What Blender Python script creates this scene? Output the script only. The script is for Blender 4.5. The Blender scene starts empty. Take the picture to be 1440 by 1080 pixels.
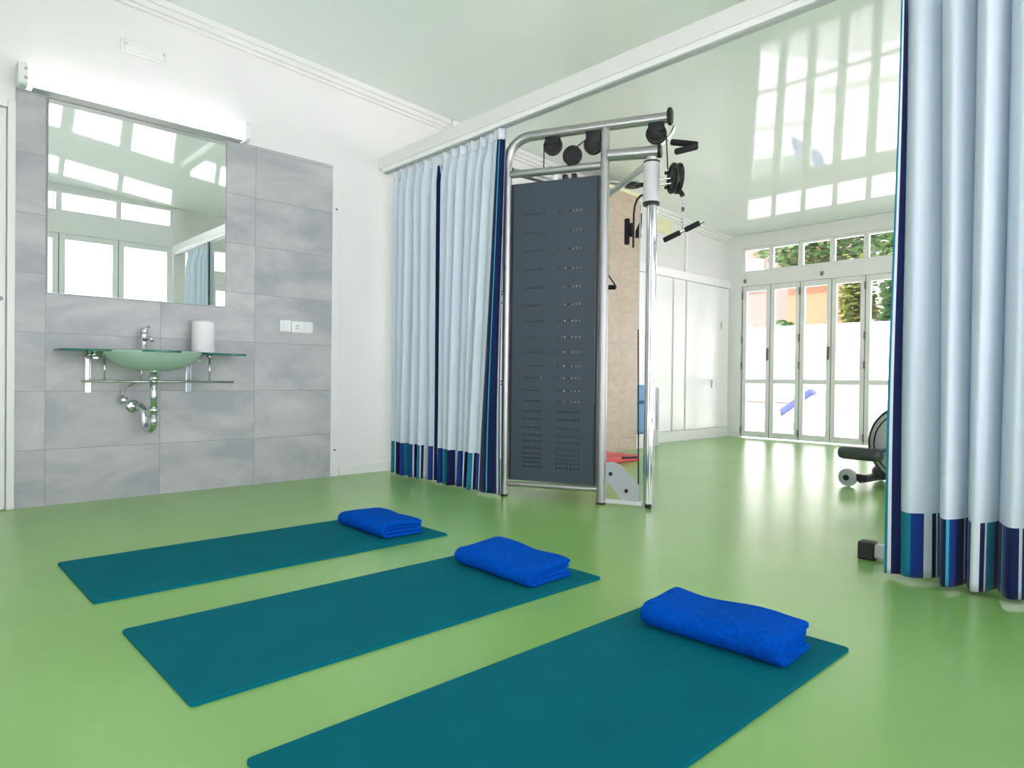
import bpy, bmesh, math, random
from mathutils import Vector, Matrix
random.seed(7)
PI = math.pi
S = bpy.context.scene
COL = S.collection

# ------------------------------------------------------------------ materials
def srgb(r, g, b):
    f = lambda c: (c/255/12.92) if c/255 <= .04045 else ((c/255+.055)/1.055)**2.4
    return (f(r), f(g), f(b), 1)

def new_mat(name):
    m = bpy.data.materials.new(name); m.use_nodes = True
    nt = m.node_tree
    for n in list(nt.nodes): nt.nodes.remove(n)
    out = nt.nodes.new('ShaderNodeOutputMaterial')
    return m, nt, out

def pbr(name, col, rough=.5, metal=0., spec=.5, vary=.04, vscale=8., bump=0., bscale=200., coat=0., sheen=0., trans=0., ior=1.5, emit=None, estr=0.):
    m, nt, out = new_mat(name)
    b = nt.nodes.new('ShaderNodeBsdfPrincipled')
    nt.links.new(b.outputs[0], out.inputs[0])
    b.inputs['Roughness'].default_value = rough
    b.inputs['Metallic'].default_value = metal
    b.inputs['Specular IOR Level'].default_value = spec
    b.inputs['IOR'].default_value = ior
    b.inputs['Coat Weight'].default_value = coat
    b.inputs['Coat Roughness'].default_value = .05
    b.inputs['Sheen Weight'].default_value = sheen
    b.inputs['Transmission Weight'].default_value = trans
    if emit:
        b.inputs['Emission Color'].default_value = emit; b.inputs['Emission Strength'].default_value = estr
    tc = nt.nodes.new('ShaderNodeTexCoord')
    if vary > 0:
        n = nt.nodes.new('ShaderNodeTexNoise'); n.inputs['Scale'].default_value = vscale; n.inputs['Detail'].default_value = 4
        nt.links.new(tc.outputs['Object'], n.inputs['Vector'])
        r = nt.nodes.new('ShaderNodeMapRange')
        r.inputs['From Min'].default_value = .3; r.inputs['From Max'].default_value = .7
        r.inputs['To Min'].default_value = 1-vary; r.inputs['To Max'].default_value = 1+vary
        nt.links.new(n.outputs['Fac'], r.inputs['Value'])
        mx = nt.nodes.new('ShaderNodeVectorMath'); mx.operation = 'SCALE'
        mx.inputs[0].default_value = col[:3]
        nt.links.new(r.outputs[0], mx.inputs['Scale'])
        nt.links.new(mx.outputs[0], b.inputs['Base Color'])
    else:
        b.inputs['Base Color'].default_value = col
    if bump > 0:
        n2 = nt.nodes.new('ShaderNodeTexNoise'); n2.inputs['Scale'].default_value = bscale; n2.inputs['Detail'].default_value = 3
        nt.links.new(tc.outputs['Object'], n2.inputs['Vector'])
        bp = nt.nodes.new('ShaderNodeBump'); bp.inputs['Strength'].default_value = bump; bp.inputs['Distance'].default_value = .01
        nt.links.new(n2.outputs['Fac'], bp.inputs['Height']); nt.links.new(bp.outputs[0], b.inputs['Normal'])
    return m

def glass_mat(name, tint=(.97, .99, .98, 1), ior=1.45, rough=0.):
    """thin pane: sees through, reflects by Fresnel"""
    m, nt, out = new_mat(name)
    t = nt.nodes.new('ShaderNodeBsdfTransparent'); t.inputs[0].default_value = tint
    g = nt.nodes.new('ShaderNodeBsdfGlossy'); g.inputs['Roughness'].default_value = rough
    fr = nt.nodes.new('ShaderNodeFresnel'); fr.inputs[0].default_value = ior
    mx = nt.nodes.new('ShaderNodeMixShader')
    nt.links.new(fr.outputs[0], mx.inputs[0]); nt.links.new(t.outputs[0], mx.inputs[1]); nt.links.new(g.outputs[0], mx.inputs[2])
    nt.links.new(mx.outputs[0], out.inputs[0])
    return m

def frosted_mat(name, col):
    m, nt, out = new_mat(name)
    d = nt.nodes.new('ShaderNodeBsdfDiffuse'); d.inputs[0].default_value = col
    t = nt.nodes.new('ShaderNodeBsdfTranslucent'); t.inputs[0].default_value = col
    g = nt.nodes.new('ShaderNodeBsdfGlossy'); g.inputs['Roughness'].default_value = .25
    a = nt.nodes.new('ShaderNodeMixShader'); a.inputs[0].default_value = .45
    nt.links.new(d.outputs[0], a.inputs[1]); nt.links.new(t.outputs[0], a.inputs[2])
    fr = nt.nodes.new('ShaderNodeFresnel'); fr.inputs[0].default_value = 1.45
    b = nt.nodes.new('ShaderNodeMixShader')
    nt.links.new(fr.outputs[0], b.inputs[0]); nt.links.new(a.outputs[0], b.inputs[1]); nt.links.new(g.outputs[0], b.inputs[2])
    nt.links.new(b.outputs[0], out.inputs[0])
    return m

def floor_mat():
    m, nt, out = new_mat('green_vinyl')
    b = nt.nodes.new('ShaderNodeBsdfPrincipled'); nt.links.new(b.outputs[0], out.inputs[0])
    tc = nt.nodes.new('ShaderNodeTexCoord')
    n = nt.nodes.new('ShaderNodeTexNoise'); n.inputs['Scale'].default_value = 1.3; n.inputs['Detail'].default_value = 6; n.inputs['Roughness'].default_value = .6
    nt.links.new(tc.outputs['Object'], n.inputs['Vector'])
    cr = nt.nodes.new('ShaderNodeValToRGB')
    cr.color_ramp.elements[0].position = .3; cr.color_ramp.elements[0].color = FLOOR_A
    cr.color_ramp.elements[1].position = .7; cr.color_ramp.elements[1].color = FLOOR_B
    nt.links.new(n.outputs['Fac'], cr.inputs[0]); nt.links.new(cr.outputs[0], b.inputs['Base Color'])
    b.inputs['Roughness'].default_value = .26
    b.inputs['Specular IOR Level'].default_value = .5
    n2 = nt.nodes.new('ShaderNodeTexNoise'); n2.inputs['Scale'].default_value = 90; n2.inputs['Detail'].default_value = 2
    nt.links.new(tc.outputs['Object'], n2.inputs['Vector'])
    bp = nt.nodes.new('ShaderNodeBump'); bp.inputs['Strength'].default_value = .03; bp.inputs['Distance'].default_value = .004
    nt.links.new(n2.outputs['Fac'], bp.inputs['Height']); nt.links.new(bp.outputs[0], b.inputs['Normal'])
    return m
FLOOR_A = (.232, .452, .122, 1); FLOOR_B = (.252, .490, .140, 1)

def tile_mat(name, ca, cb, grout, w, h, y0, z0, axis_y=True, cloud=2.2, gw=.0035, rough=.35):
    """large wall tiles on a stacked grid, cloudy cement pattern"""
    m, nt, out = new_mat(name)
    N = nt.nodes.new; L = nt.links.new
    b = N('ShaderNodeBsdfPrincipled'); L(b.outputs[0], out.inputs[0]); b.inputs['Roughness'].default_value = rough
    geo = N('ShaderNodeNewGeometry')
    sep = N('ShaderNodeSeparateXYZ'); L(geo.outputs['Position'], sep.inputs[0])
    def edge(sock, off, size):
        a = N('ShaderNodeMath'); a.operation = 'SUBTRACT'; L(sock, a.inputs[0]); a.inputs[1].default_value = off
        d = N('ShaderNodeMath'); d.operation = 'DIVIDE'; L(a.outputs[0], d.inputs[0]); d.inputs[1].default_value = size
        f = N('ShaderNodeMath'); f.operation = 'FRACT'; L(d.outputs[0], f.inputs[0])
        fl = N('ShaderNodeMath'); fl.operation = 'FLOOR'; L(d.outputs[0], fl.inputs[0])
        s = N('ShaderNodeMath'); s.operation = 'SUBTRACT'; L(f.outputs[0], s.inputs[0]); s.inputs[1].default_value = .5
        ab = N('ShaderNodeMath'); ab.operation = 'ABSOLUTE'; L(s.outputs[0], ab.inputs[0])
        g = N('ShaderNodeMath'); g.operation = 'GREATER_THAN'; L(ab.outputs[0], g.inputs[0]); g.inputs[1].default_value = .5-gw/2/size
        return g.outputs[0], fl.outputs[0]
    gy, iy = edge(sep.outputs['Y' if axis_y else 'X'], y0, w)
    gz, iz = edge(sep.outputs['Z'], z0, h)
    mxg = N('ShaderNodeMath'); mxg.operation = 'MAXIMUM'; L(gy, mxg.inputs[0]); L(gz, mxg.inputs[1])
    cmb = N('ShaderNodeCombineXYZ'); L(iy, cmb.inputs[0]); L(iz, cmb.inputs[1])
    wn = N('ShaderNodeTexWhiteNoise'); wn.noise_dimensions = '3D'; L(cmb.outputs[0], wn.inputs['Vector'])
    sc = N('ShaderNodeVectorMath'); sc.operation = 'MULTIPLY_ADD'
    L(wn.outputs['Color'], sc.inputs[0]); sc.inputs[1].default_value = (7, 7, 7); L(geo.outputs['Position'], sc.inputs[2])
    mp = N('ShaderNodeMapping'); mp.inputs['Scale'].default_value = (1, .7, 1.6); L(sc.outputs[0], mp.inputs['Vector'])
    n = N('ShaderNodeTexNoise'); n.inputs['Scale'].default_value = cloud; n.inputs['Detail'].default_value = 9; n.inputs['Roughness'].default_value = .62
    n.inputs['Distortion'].default_value = .6
    L(mp.outputs[0], n.inputs['Vector'])
    cr = N('ShaderNodeValToRGB'); cr.color_ramp.elements[0].position = .36; cr.color_ramp.elements[1].position = .66
    cr.color_ramp.elements[0].color = ca; cr.color_ramp.elements[1].color = cb
    L(n.outputs['Fac'], cr.inputs[0])
    mix = N('ShaderNodeMix'); mix.data_type = 'RGBA'
    L(mxg.outputs[0], mix.inputs[0]); L(cr.outputs[0], mix.inputs[6]); mix.inputs[7].default_value = grout
    L(mix.outputs[2], b.inputs['Base Color'])
    return m

def curtain_mat(name, base, stripes, border, height):
    """UV.x = metres along the cloth from its free edge, UV.y = metres above the hem"""
    m, nt, out = new_mat(name)
    N = nt.nodes.new; L = nt.links.new
    b = N('ShaderNodeBsdfPrincipled'); b.inputs['Roughness'].default_value = .75
    b.inputs['Specular IOR Level'].default_value = .25; b.inputs['Sheen Weight'].default_value = .15
    tr = N('ShaderNodeBsdfTranslucent')
    ms = N('ShaderNodeMixShader'); ms.inputs[0].default_value = .16
    L(b.outputs[0], ms.inputs[1]); L(tr.outputs[0], ms.inputs[2]); L(ms.outputs[0], out.inputs[0])
    uv = N('ShaderNodeUVMap'); uv.uv_map = 'UVMap'
    sep = N('ShaderNodeSeparateXYZ'); L(uv.outputs[0], sep.inputs[0])
    def ramp(seq, sock, modulo):
        tot = sum(w for w, _ in seq)
        d = N('ShaderNodeMath'); d.operation = 'DIVIDE'; L(sock, d.inputs[0]); d.inputs[1].default_value = tot
        src = d
        if modulo:
            f = N('ShaderNodeMath'); f.operation = 'FRACT'; L(d.outputs[0], f.inputs[0]); src = f
        r = N('ShaderNodeValToRGB'); r.color_ramp.interpolation = 'CONSTANT'
        els = r.color_ramp.elements
        els.remove(els[1]); els[0].position = 0; els[0].color = seq[0][1]
        acc = 0
        for i, (w, c) in enumerate(seq):
            if i: e = els.new(acc/tot); e.color = c
            acc += w
        L(src.outputs[0], r.inputs[0]); return r.outputs[0], tot
    band, _ = ramp(stripes, sep.outputs[0], True)
    bord, bt = ramp(border, sep.outputs[0], False)
    lt = N('ShaderNodeMath'); lt.operation = 'LESS_THAN'; L(sep.outputs[1], lt.inputs[0]); lt.inputs[1].default_value = height
    lu = N('ShaderNodeMath'); lu.operation = 'LESS_THAN'; L(sep.outputs[0], lu.inputs[0]); lu.inputs[1].default_value = bt
    m1 = N('ShaderNodeMix'); m1.data_type = 'RGBA'; L(lt.outputs[0], m1.inputs[0]); m1.inputs[6].default_value = base; L(band, m1.inputs[7])
    m2 = N('ShaderNodeMix'); m2.data_type = 'RGBA'; L(lu.outputs[0], m2.inputs[0]); L(m1.outputs[2], m2.inputs[6]); L(bord, m2.inputs[7])
    L(m2.outputs[2], b.inputs['Base Color']); L(m2.outputs[2], tr.inputs[0])
    n = N('ShaderNodeTexNoise'); n.inputs['Scale'].default_value = 500; L(uv.outputs[0], n.inputs['Vector'])
    bp = N('ShaderNodeBump'); bp.inputs['Strength'].default_value = .06; bp.inputs['Distance'].default_value = .002
    L(n.outputs['Fac'], bp.inputs['Height']); L(bp.outputs[0], b.inputs['Normal'])
    return m

def leaf_mat(name, a, b_):
    m, nt, out = new_mat(name)
    N = nt.nodes.new; L = nt.links.new
    b = N('ShaderNodeBsdfPrincipled'); b.inputs['Roughness'].default_value = .6
    tr = N('ShaderNodeBsdfTranslucent'); ms = N('ShaderNodeMixShader'); ms.inputs[0].default_value = .3
    L(b.outputs[0], ms.inputs[1]); L(tr.outputs[0], ms.inputs[2]); L(ms.outputs[0], out.inputs[0])
    oi = N('ShaderNodeNewGeometry')
    cr = N('ShaderNodeValToRGB'); cr.color_ramp.elements[0].color = a; cr.color_ramp.elements[1].color = b_
    L(oi.outputs['Random Per Island'], cr.inputs[0]); L(cr.outputs[0], b.inputs['Base Color']); L(cr.outputs[0], tr.inputs[0])
    return m

M = {}
M['floor'] = floor_mat()
M['wall'] = pbr('white_plaster', (.80, .80, .80, 1), .55, bump=.05, bscale=60, vary=.015, vscale=2)
M['ceiling'] = pbr('glossy_ceiling_panel', (.82, .88, .865, 1), .05, ior=1.68, spec=.5, vary=.01, vscale=1, bump=.012, bscale=2.2)
M['trim'] = pbr('white_trim', (.80, .81, .80, 1), .35, vary=.01)
M['trim_far'] = pbr('white_lacquer', (.93, .93, .93, 1), .22, vary=.01)
M['alu'] = pbr('white_aluminium', (.92, .92, .92, 1), .3, vary=.01)
M['gasket'] = pbr('dark_gasket', (.06, .065, .065, 1), .6, vary=0)
M['grey_metal'] = pbr('grey_hinge_metal', (.22, .23, .24, 1), .4, metal=.6, vary=0)
M['glass'] = glass_mat('window_glass')
M['tile'] = tile_mat('grey_cement_tile', (.345, .368, .40, 1), (.56, .55, .548, 1), (.27, .28, .30, 1), .601, .3333, .6765, -.012)
M['tan_tile'] = tile_mat('beige_tile', (.50, .40, .31, 1), (.60, .50, .40, 1), (.36, .30, .24, 1), .6, .3333, 5.03, .14, gw=.003, cloud=9)
M['mirror'] = pbr('mirror_silver', (.88, .92, .90, 1), 0.0, metal=1, vary=0)
M['mirror_edge'] = pbr('mirror_edge', (.35, .38, .38, 1), .2, metal=.5, vary=0)
M['lamp_on'] = pbr('lit_diffuser', (.9, .9, .9, 1), .3, vary=0, emit=(1, .99, .97, 1), estr=1.15)
M['lamp_body'] = pbr('lamp_plastic', (.80, .84, .82, 1), .3, vary=0)
M['grey_plastic'] = pbr('grey_plastic', (.42, .44, .44, 1), .4, vary=0)
M['white_plastic'] = pbr('white_plastic', (.83, .84, .85, 1), .35, vary=0)
M['chrome'] = pbr('chrome', (.72, .735, .76, 1), .09, metal=1, vary=0)
M['steel'] = pbr('brushed_steel', (.62, .62, .59, 1), .25, metal=1, vary=.03)
M['glass_slab'] = glass_mat('green_glass_slab', (.62, .86, .76, 1), 1.5)
M['glass_edge'] = pbr('glass_slab_edge', (.02, .16, .11, 1), .15, vary=0)
M['bowl'] = frosted_mat('frosted_glass', (.62, .84, .72, 1))
M['mat'] = pbr('teal_foam', (0, .130, .165, 1), .85, spec=.08, vary=.05, vscale=6, bump=.25, bscale=350)
M['towel'] = pbr('blue_terry', (0, .102, .62, 1), .95, spec=.04, vary=.16, vscale=70, bump=1.0, bscale=260, sheen=.0)
NAVY = (.004, .013, .085, 1); BLUE = (.006, .045, .27, 1); TEAL = (.004, .22, .33, 1); WHITE = (.72, .78, .84, 1); PALE = (.38, .55, .66, 1); CYAN = (.04, .42, .55, 1)
CLOTH = (.70, .80, .89, 1)
STR = [(.05, NAVY), (.012, WHITE), (.045, BLUE), (.006, PALE), (.055, NAVY), (.008, WHITE), (.05, TEAL), (.045, BLUE), (.035, WHITE), (.02, NAVY), (.008, WHITE), (.055, TEAL), (.035, BLUE), (.01, NAVY), (.035, WHITE), (.07, NAVY), (.012, CYAN), (.03, BLUE)]
BRD = [(.022, BLUE), (.030, WHITE), (.075, NAVY), (.009, CYAN), (.092, NAVY), (.013, WHITE)]
BRD2 = [(.010, TEAL), (.013, WHITE), (.034, NAVY)]
M['curtain'] = curtain_mat('striped_curtain_cloth', CLOTH, STR, BRD, .245)
M['curtain_b'] = curtain_mat('striped_curtain_cloth_narrow_edge', CLOTH, STR, BRD2, .245)
M['tape'] = pbr('curtain_tape', (.66, .72, .78, 1), .8, vary=.05, vscale=60)
M['silver_paint'] = pbr('silver_paint', (.42, .435, .43, 1), .32, metal=.75, vary=.02)
M['panel'] = pbr('slate_panel', (.046, .067, .093, 1), .5, vary=.03, spec=.35)
M['black'] = pbr('black_rubber', (.009, .009, .010, 1), .5, vary=0)
M['black_foam'] = pbr('black_foam', (.012, .012, .012, 1), .85, vary=.1, bump=.4, bscale=300)
M['dark_iron'] = pbr('dark_iron', (.03, .033, .036, 1), .45, metal=.3, vary=.05)
M['light_grey'] = pbr('light_grey_paint', (.42, .46, .49, 1), .4, vary=.02)
M['sleeve'] = pbr('pale_grey_sleeve', (.66, .68, .70, 1), .35, vary=.01)
M['dark_grey'] = pbr('dark_grey_plastic', (.055, .065, .06, 1), .45, vary=.03)
M['disc_grey'] = pbr('flywheel_cover', (.46, .49, .48, 1), .4, vary=.02)
M['red'] = pbr('red_vinyl', (.72, .09, .085, 1), .45, vary=.02)
M['sky_blue'] = pbr('blue_vinyl', (.10, .31, .58, 1), .4, vary=.03)
M['carton'] = pbr('white_carton', (.84, .84, .86, 1), .55, vary=.01)
M['ink'] = pbr('dark_print', (.09, .08, .11, 1), .6, vary=0)
M['pale_yellow'] = pbr('pale_yellow_paper', (.80, .78, .50, 1), .6, vary=.08, vscale=12)
M['paving'] = pbr('pale_paving', (.76, .75, .73, 1), .8, vary=.05)
M['garden_wall'] = pbr('garden_render', (.80, .80, .78, 1), .85, vary=.02)
M['house'] = pbr('orange_render', (.27, .135, .072, 1), .9, vary=.10, vscale=.8)
M['house_b'] = pbr('pink_render', (.19, .135, .115, 1), .9, vary=.05, vscale=.8)
M['roof_tile'] = pbr('clay_roof', (.20, .10, .07, 1), .9, vary=.15, vscale=6)
M['bark'] = pbr('bark', (.12, .08, .05, 1), .9, vary=.2)
M['leaf_a'] = leaf_mat('tree_leaves', (.02, .065, .014, 1), (.10, .185, .05, 1))
M['leaf_b'] = leaf_mat('light_leaves', (.08, .12, .022, 1), (.22, .25, .06, 1))
M['lounger'] = pbr('white_resin', (.82, .82, .82, 1), .4, vary=0)
M['cushion'] = pbr('violet_blue_cushion', (.045, .055, .20, 1), .8, vary=.05)
M['cushion_b'] = pbr('pale_blue_cushion', (.10, .17, .23, 1), .8, vary=.05)
M['crate_green'] = pbr('grey_green_panel', (.15, .19, .165, 1), .7, vary=.05)

# ------------------------------------------------------------------ mesh helpers
def B(): return bmesh.new()

def _mat3(rot):
    return Matrix.Rotation(rot[2], 4, 'Z') @ Matrix.Rotation(rot[1], 4, 'Y') @ Matrix.Rotation(rot[0], 4, 'X')

def box(bm, lo, hi, bev=0., seg=2, rot=None, mi=0):
    lo = Vector(lo); hi = Vector(hi); c = (lo+hi)/2; d = hi-lo
    r = bmesh.ops.create_cube(bm, size=1)
    vs = r['verts']
    bmesh.ops.scale(bm, verts=vs, vec=d)
    if bev > 0:
        es = list({e for v in vs for e in v.link_edges})
        rr = bmesh.ops.bevel(bm, geom=es, offset=bev, segments=seg, affect='EDGES', profile=.5)
        vs = list({v for f in rr['faces'] for v in f.verts} | {v for v in vs if v.is_valid})
    if rot: bmesh.ops.transform(bm, matrix=_mat3(rot), verts=vs)
    bmesh.ops.translate(bm, verts=vs, vec=c)
    if mi:
        for f in {f for v in vs for f in v.link_faces}: f.material_index = mi
    return vs

def tube(bm, pts, r, seg=12, closed=False, cap=True):
    """round tube through points; r a number or one per point"""
    pts = [Vector(p) for p in pts]; n = len(pts)
    rs = r if isinstance(r, (list, tuple)) else [r]*n
    tang = []
    for i in range(n):
        if closed: t = pts[(i+1) % n]-pts[i-1]
        else: t = pts[min(i+1, n-1)]-pts[max(i-1, 0)]
        tang.append(t.normalized())
    up = Vector((0, 0, 1)) if abs(tang[0].z) < .9 else Vector((1, 0, 0))
    u = tang[0].cross(up).normalized(); rings = []
    for i in range(n):
        u = (u-tang[i]*u.dot(tang[i])).normalized(); w = tang[i].cross(u)
        rings.append([bm.verts.new(pts[i]+(u*math.cos(2*PI*k/seg)+w*math.sin(2*PI*k/seg))*rs[i]) for k in range(seg)])
    m = n if closed else n-1
    for i in range(m):
        a = rings[i]; b = rings[(i+1) % n]
        for k in range(seg):
            f = bm.faces.new((a[k], a[(k+1) % seg], b[(k+1) % seg], b[k])); f.smooth = True
    if cap and not closed:
        bm.faces.new(rings[0][::-1]); bm.faces.new(rings[-1])
    return rings

def lathe(bm, prof, c=(0, 0, 0), seg=32, axis='Z', mi=0, cap=True):
    """prof: (radius, height) pairs revolved about an axis through c"""
    c = Vector(c)
    def P(r, h, a):
        x, y = r*math.cos(a), r*math.sin(a)
        return c+(Vector((x, y, h)) if axis == 'Z' else Vector((h, x, y)) if axis == 'X' else Vector((y, h, x)))
    rings = []
    for r, h in prof:
        if r < 1e-6: rings.append([bm.verts.new(P(0, h, 0))])
        else: rings.append([bm.verts.new(P(r, h, 2*PI*k/seg)) for k in range(seg)])
    for i in range(len(rings)-1):
        a, b = rings[i], rings[i+1]
        for k in range(seg):
            q = [a[k % len(a)], a[(k+1) % len(a)], b[(k+1) % len(b)], b[k % len(b)]]
            q2 = []
            for v in q:
                if v not in q2: q2.append(v)
            if len(q2) > 2:
                try:
                    f = bm.faces.new(q2); f.smooth = True; f.material_index = mi
                except ValueError: pass
    for R_, rev in ((rings[0], True), (rings[-1], False)):
        if cap and len(R_) > 2:
            try: bm.faces.new(R_[::-1] if rev else R_)
            except ValueError: pass

def cyl(bm, a, b, r, seg=20): tube(bm, [a, b], r, seg)

def prism(bm, poly, d0, d1, plane='XZ'):
    """extrude a polygon; plane XZ extrudes along y, YZ along x, XY along z"""
    def P(p, d):
        return {'XZ': (p[0], d, p[1]), 'YZ': (d, p[0], p[1]), 'XY': (p[0], p[1], d)}[plane]
    a = [bm.verts.new(P(p, d0)) for p in poly]; b = [bm.verts.new(P(p, d1)) for p in poly]
    n = len(poly)
    bm.faces.new(a[::-1]); bm.faces.new(b)
    for i in range(n): bm.faces.new((a[i], a[(i+1) % n], b[(i+1) % n], b[i]))

def obj(name, bm, mat, parent=None, smooth=None, loc=None):
    me = bpy.data.meshes.new(name)
    bmesh.ops.recalc_face_normals(bm, faces=bm.faces[:])
    bm.to_mesh(me); bm.free()
    for m in (mat if isinstance(mat, (list, tuple)) else [mat]): me.materials.append(m)
    if smooth is not None:
        for p in me.polygons: p.use_smooth = True
        if smooth > 0:
            try: me.set_sharp_from_angle(angle=math.radians(smooth))
            except Exception: pass
    o = bpy.data.objects.new(name, me); COL.objects.link(o)
    if parent: o.parent = parent
    if loc: o.location = loc
    return o

def tag(o, label, cat, group=None, kind=None):
    if label: o['label'] = label
    if cat: o['category'] = cat
    if group: o['group'] = group
    if kind: o['kind'] = kind
    return o

def thing(name, label, cat, loc=(0, 0, 0), rotz=0., group=None, kind=None):
    o = bpy.data.objects.new(name, None); COL.objects.link(o)
    o.empty_display_size = .1
    o.location = loc; o.rotation_euler = (0, 0, rotz)
    return tag(o, label, cat, group, kind)

def struct(name, bm, mat, label, cat, parent=None, smooth=None):
    o = obj(name, bm, mat, parent, smooth)
    if not parent: tag(o, label, cat, None, 'structure')
    return o

def dup(root, loc, rotz=None, label=None):
    r = root.copy(); COL.objects.link(r); r.location = loc
    if rotz is not None: r.rotation_euler = (0, 0, rotz)
    if label: r['label'] = label
    for ch in list(root.children):
        c = ch.copy(); COL.objects.link(c); c.parent = r
        for g in list(ch.children):
            d = g.copy(); COL.objects.link(d); d.parent = c
    return r

# ------------------------------------------------------------------ room measures
WX = -4.60            # face of the basin wall
RX = .60              # glazed wall beside the camera
FY = 8.42             # far glazed wall
BY = -2.30            # wall behind the camera
def ceil_z(y): return 3.165-.0535*y

# floor
bm = B(); box(bm, (WX-.2, BY-.2, -.12), (RX+.06, FY+.06, 0)); struct('floor', bm, M['floor'], 'smooth light green vinyl floor of the whole room', 'floor')

# ceiling, slopes gently down towards the far doors
bm = B()
c = [(WX-.2, BY-.2), (RX+.14, BY-.2), (RX+.14, FY+.14), (WX-.2, FY+.14)]
lo = [bm.verts.new((x, y, ceil_z(y))) for x, y in c]; hi = [bm.verts.new((x, y, ceil_z(y)+.14)) for x, y in c]
bm.faces.new(lo[::-1]); bm.faces.new(hi)
for i in range(4): bm.faces.new((lo[i], lo[(i+1) % 4], hi[(i+1) % 4], hi[i]))
struct('ceiling', bm, M['ceiling'], 'glossy pale grey-green panelled ceiling reflecting the windows', 'ceiling')

# basin wall
bm = B(); prism(bm, [(BY-.2, 0), (FY+.14, 0), (FY+.14, ceil_z(FY+.14)), (BY-.2, ceil_z(BY-.2))], WX-.2, WX, 'YZ')
struct('wall_left', bm, M['wall'], 'white plaster wall behind washbasin, mirror and curtains', 'wall')
# wall behind camera

# grey cladding
bm = B(); box(bm, (WX, .536, 0), (WX+.012, 2.462, 2.345)); struct('trim_1', bm, M['tile'], 'grey cement-look tile cladding behind washbasin and mirror', 'wall tiles')
# white edge strip right of the tiles
bm = B(); box(bm, (WX, 2.4625, 0), (WX+.013, 2.53, 2.345), .002); struct('trim_2', bm, M['trim'], 'narrow white upright strip along the right edge of grey tiles', 'trim')
# screws in the strip
for z in (2.02, .20):
    bm = B(); cyl(bm, (WX+.013, 2.495, z), (WX+.018, 2.495, z), .007, 12)
    tag(obj('wall_screw', bm, M['gasket']), 'dark screw %s on white strip beside grey tiles' % ('high up' if z > 1 else 'near the floor'), 'screw', 'screws in the white strip')

# cornice along the basin wall
def cornice(y0, y1):
    bm = B()
    for d, h0, h1 in ((.035, -.075, 0.), (.055, -.04, 0.), (.02, -.10, -.075)):
        a = [(WX, y0, ceil_z(y0)+h0), (WX+d, y0, ceil_z(y0)+h0), (WX+d, y0, ceil_z(y0)+h1-.001), (WX, y0, ceil_z(y0)+h1-.001)]
        b = [(x, y1, z-(ceil_z(y0)-ceil_z(y1))) for x, _, z in a]
        va = [bm.verts.new(p) for p in a]; vb = [bm.verts.new(p) for p in b]
        bm.faces.new(va[::-1]); bm.faces.new(vb)
        for i in range(4): bm.faces.new((va[i], va[(i+1) % 4], vb[(i+1) % 4], vb[i]))
    return bm
struct('trim_3', cornice(BY, 3.55), M['trim'], 'white cornice moulding between basin wall and ceiling', 'cornice')
struct('trim_4', cornice(3.62, FY), M['trim'], 'white cornice moulding beyond the curtain beam', 'cornice')
bm = B(); box(bm, (WX+.0, 3.552, ceil_z(3.58)-.13), (WX+.075, 3.618, ceil_z(3.58)-.006), .006)
tag(obj('trim_5', bm, M['trim']), 'small white block ending the cornice above curtain beam', 'trim', None, 'structure')

# baseboard right of the strip and far along
bm = B(); box(bm, (WX, 2.535, 0), (WX+.012, 5.04, .075), .003); struct('baseboard_left', bm, M['trim'], 'low white baseboard between tiles and curtains', 'baseboard')
bm = B(); box(bm, (WX, 5.945, 0), (WX+.02, FY-.02, .13), .004); struct('baseboard_far_left', bm, M['trim'], 'white baseboard along far end of left wall', 'baseboard')

# door at far left of frame
d = thing('door_1', 'white door at left picture edge beside grey tiles', 'door', (WX, 0, 0), 0, None, 'structure')
bm = B()
box(bm, (0, .498, 0), (.03, .535, 2.255), .004); box(bm, (0, -.45, 0), (.03, -.413, 2.255), .004); box(bm, (0, -.4128, 2.215), (.03, .4978, 2.255), .004)
obj('door_frame', bm, M['trim'], d)
bm = B(); box(bm, (0, -.408, .006), (.018, .493, 2.21), .003); leaf = obj('door_leaf', bm, M['trim'], d)
bm = B(); cyl(bm, (.018, .470, 1.165), (.026, .470, 1.165), .012, 16); tube(bm, [(.022, .47, 1.165), (.05, .47, 1.165)], .006, 10); obj('door_lock', bm, M['grey_metal'], leaf)

# ------------------------------------------------------------------ curtain beam and rail
BYc = 2.87
bm = B(); box(bm, (WX, BYc-.01, 2.405), (RX-.052, BYc+.10, 2.497), .003); struct('trim_6', bm, M['trim'], 'white beam crossing the room above the curtains', 'beam')
r = thing('curtain_rail', 'slim white curtain rail under the cross beam', 'curtain rail', (0, 0, 0))
bm = B(); box(bm, (WX+.05, BYc, 2.374), (RX-.06, BYc+.012, 2.405)); box(bm, (WX+.05, BYc+.052, 2.374), (RX-.06, BYc+.064, 2.405)); box(bm, (WX+.05, BYc+.012, 2.396), (RX-.06, BYc+.052, 2.405)); obj('rail_channel', bm, M['alu'], r)
bm = B(); box(bm, (WX+.05, BYc+.0121, 2.368), (RX-.06, BYc+.0519, 2.378)); obj('glide_track', bm, M['light_grey'], r)

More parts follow.
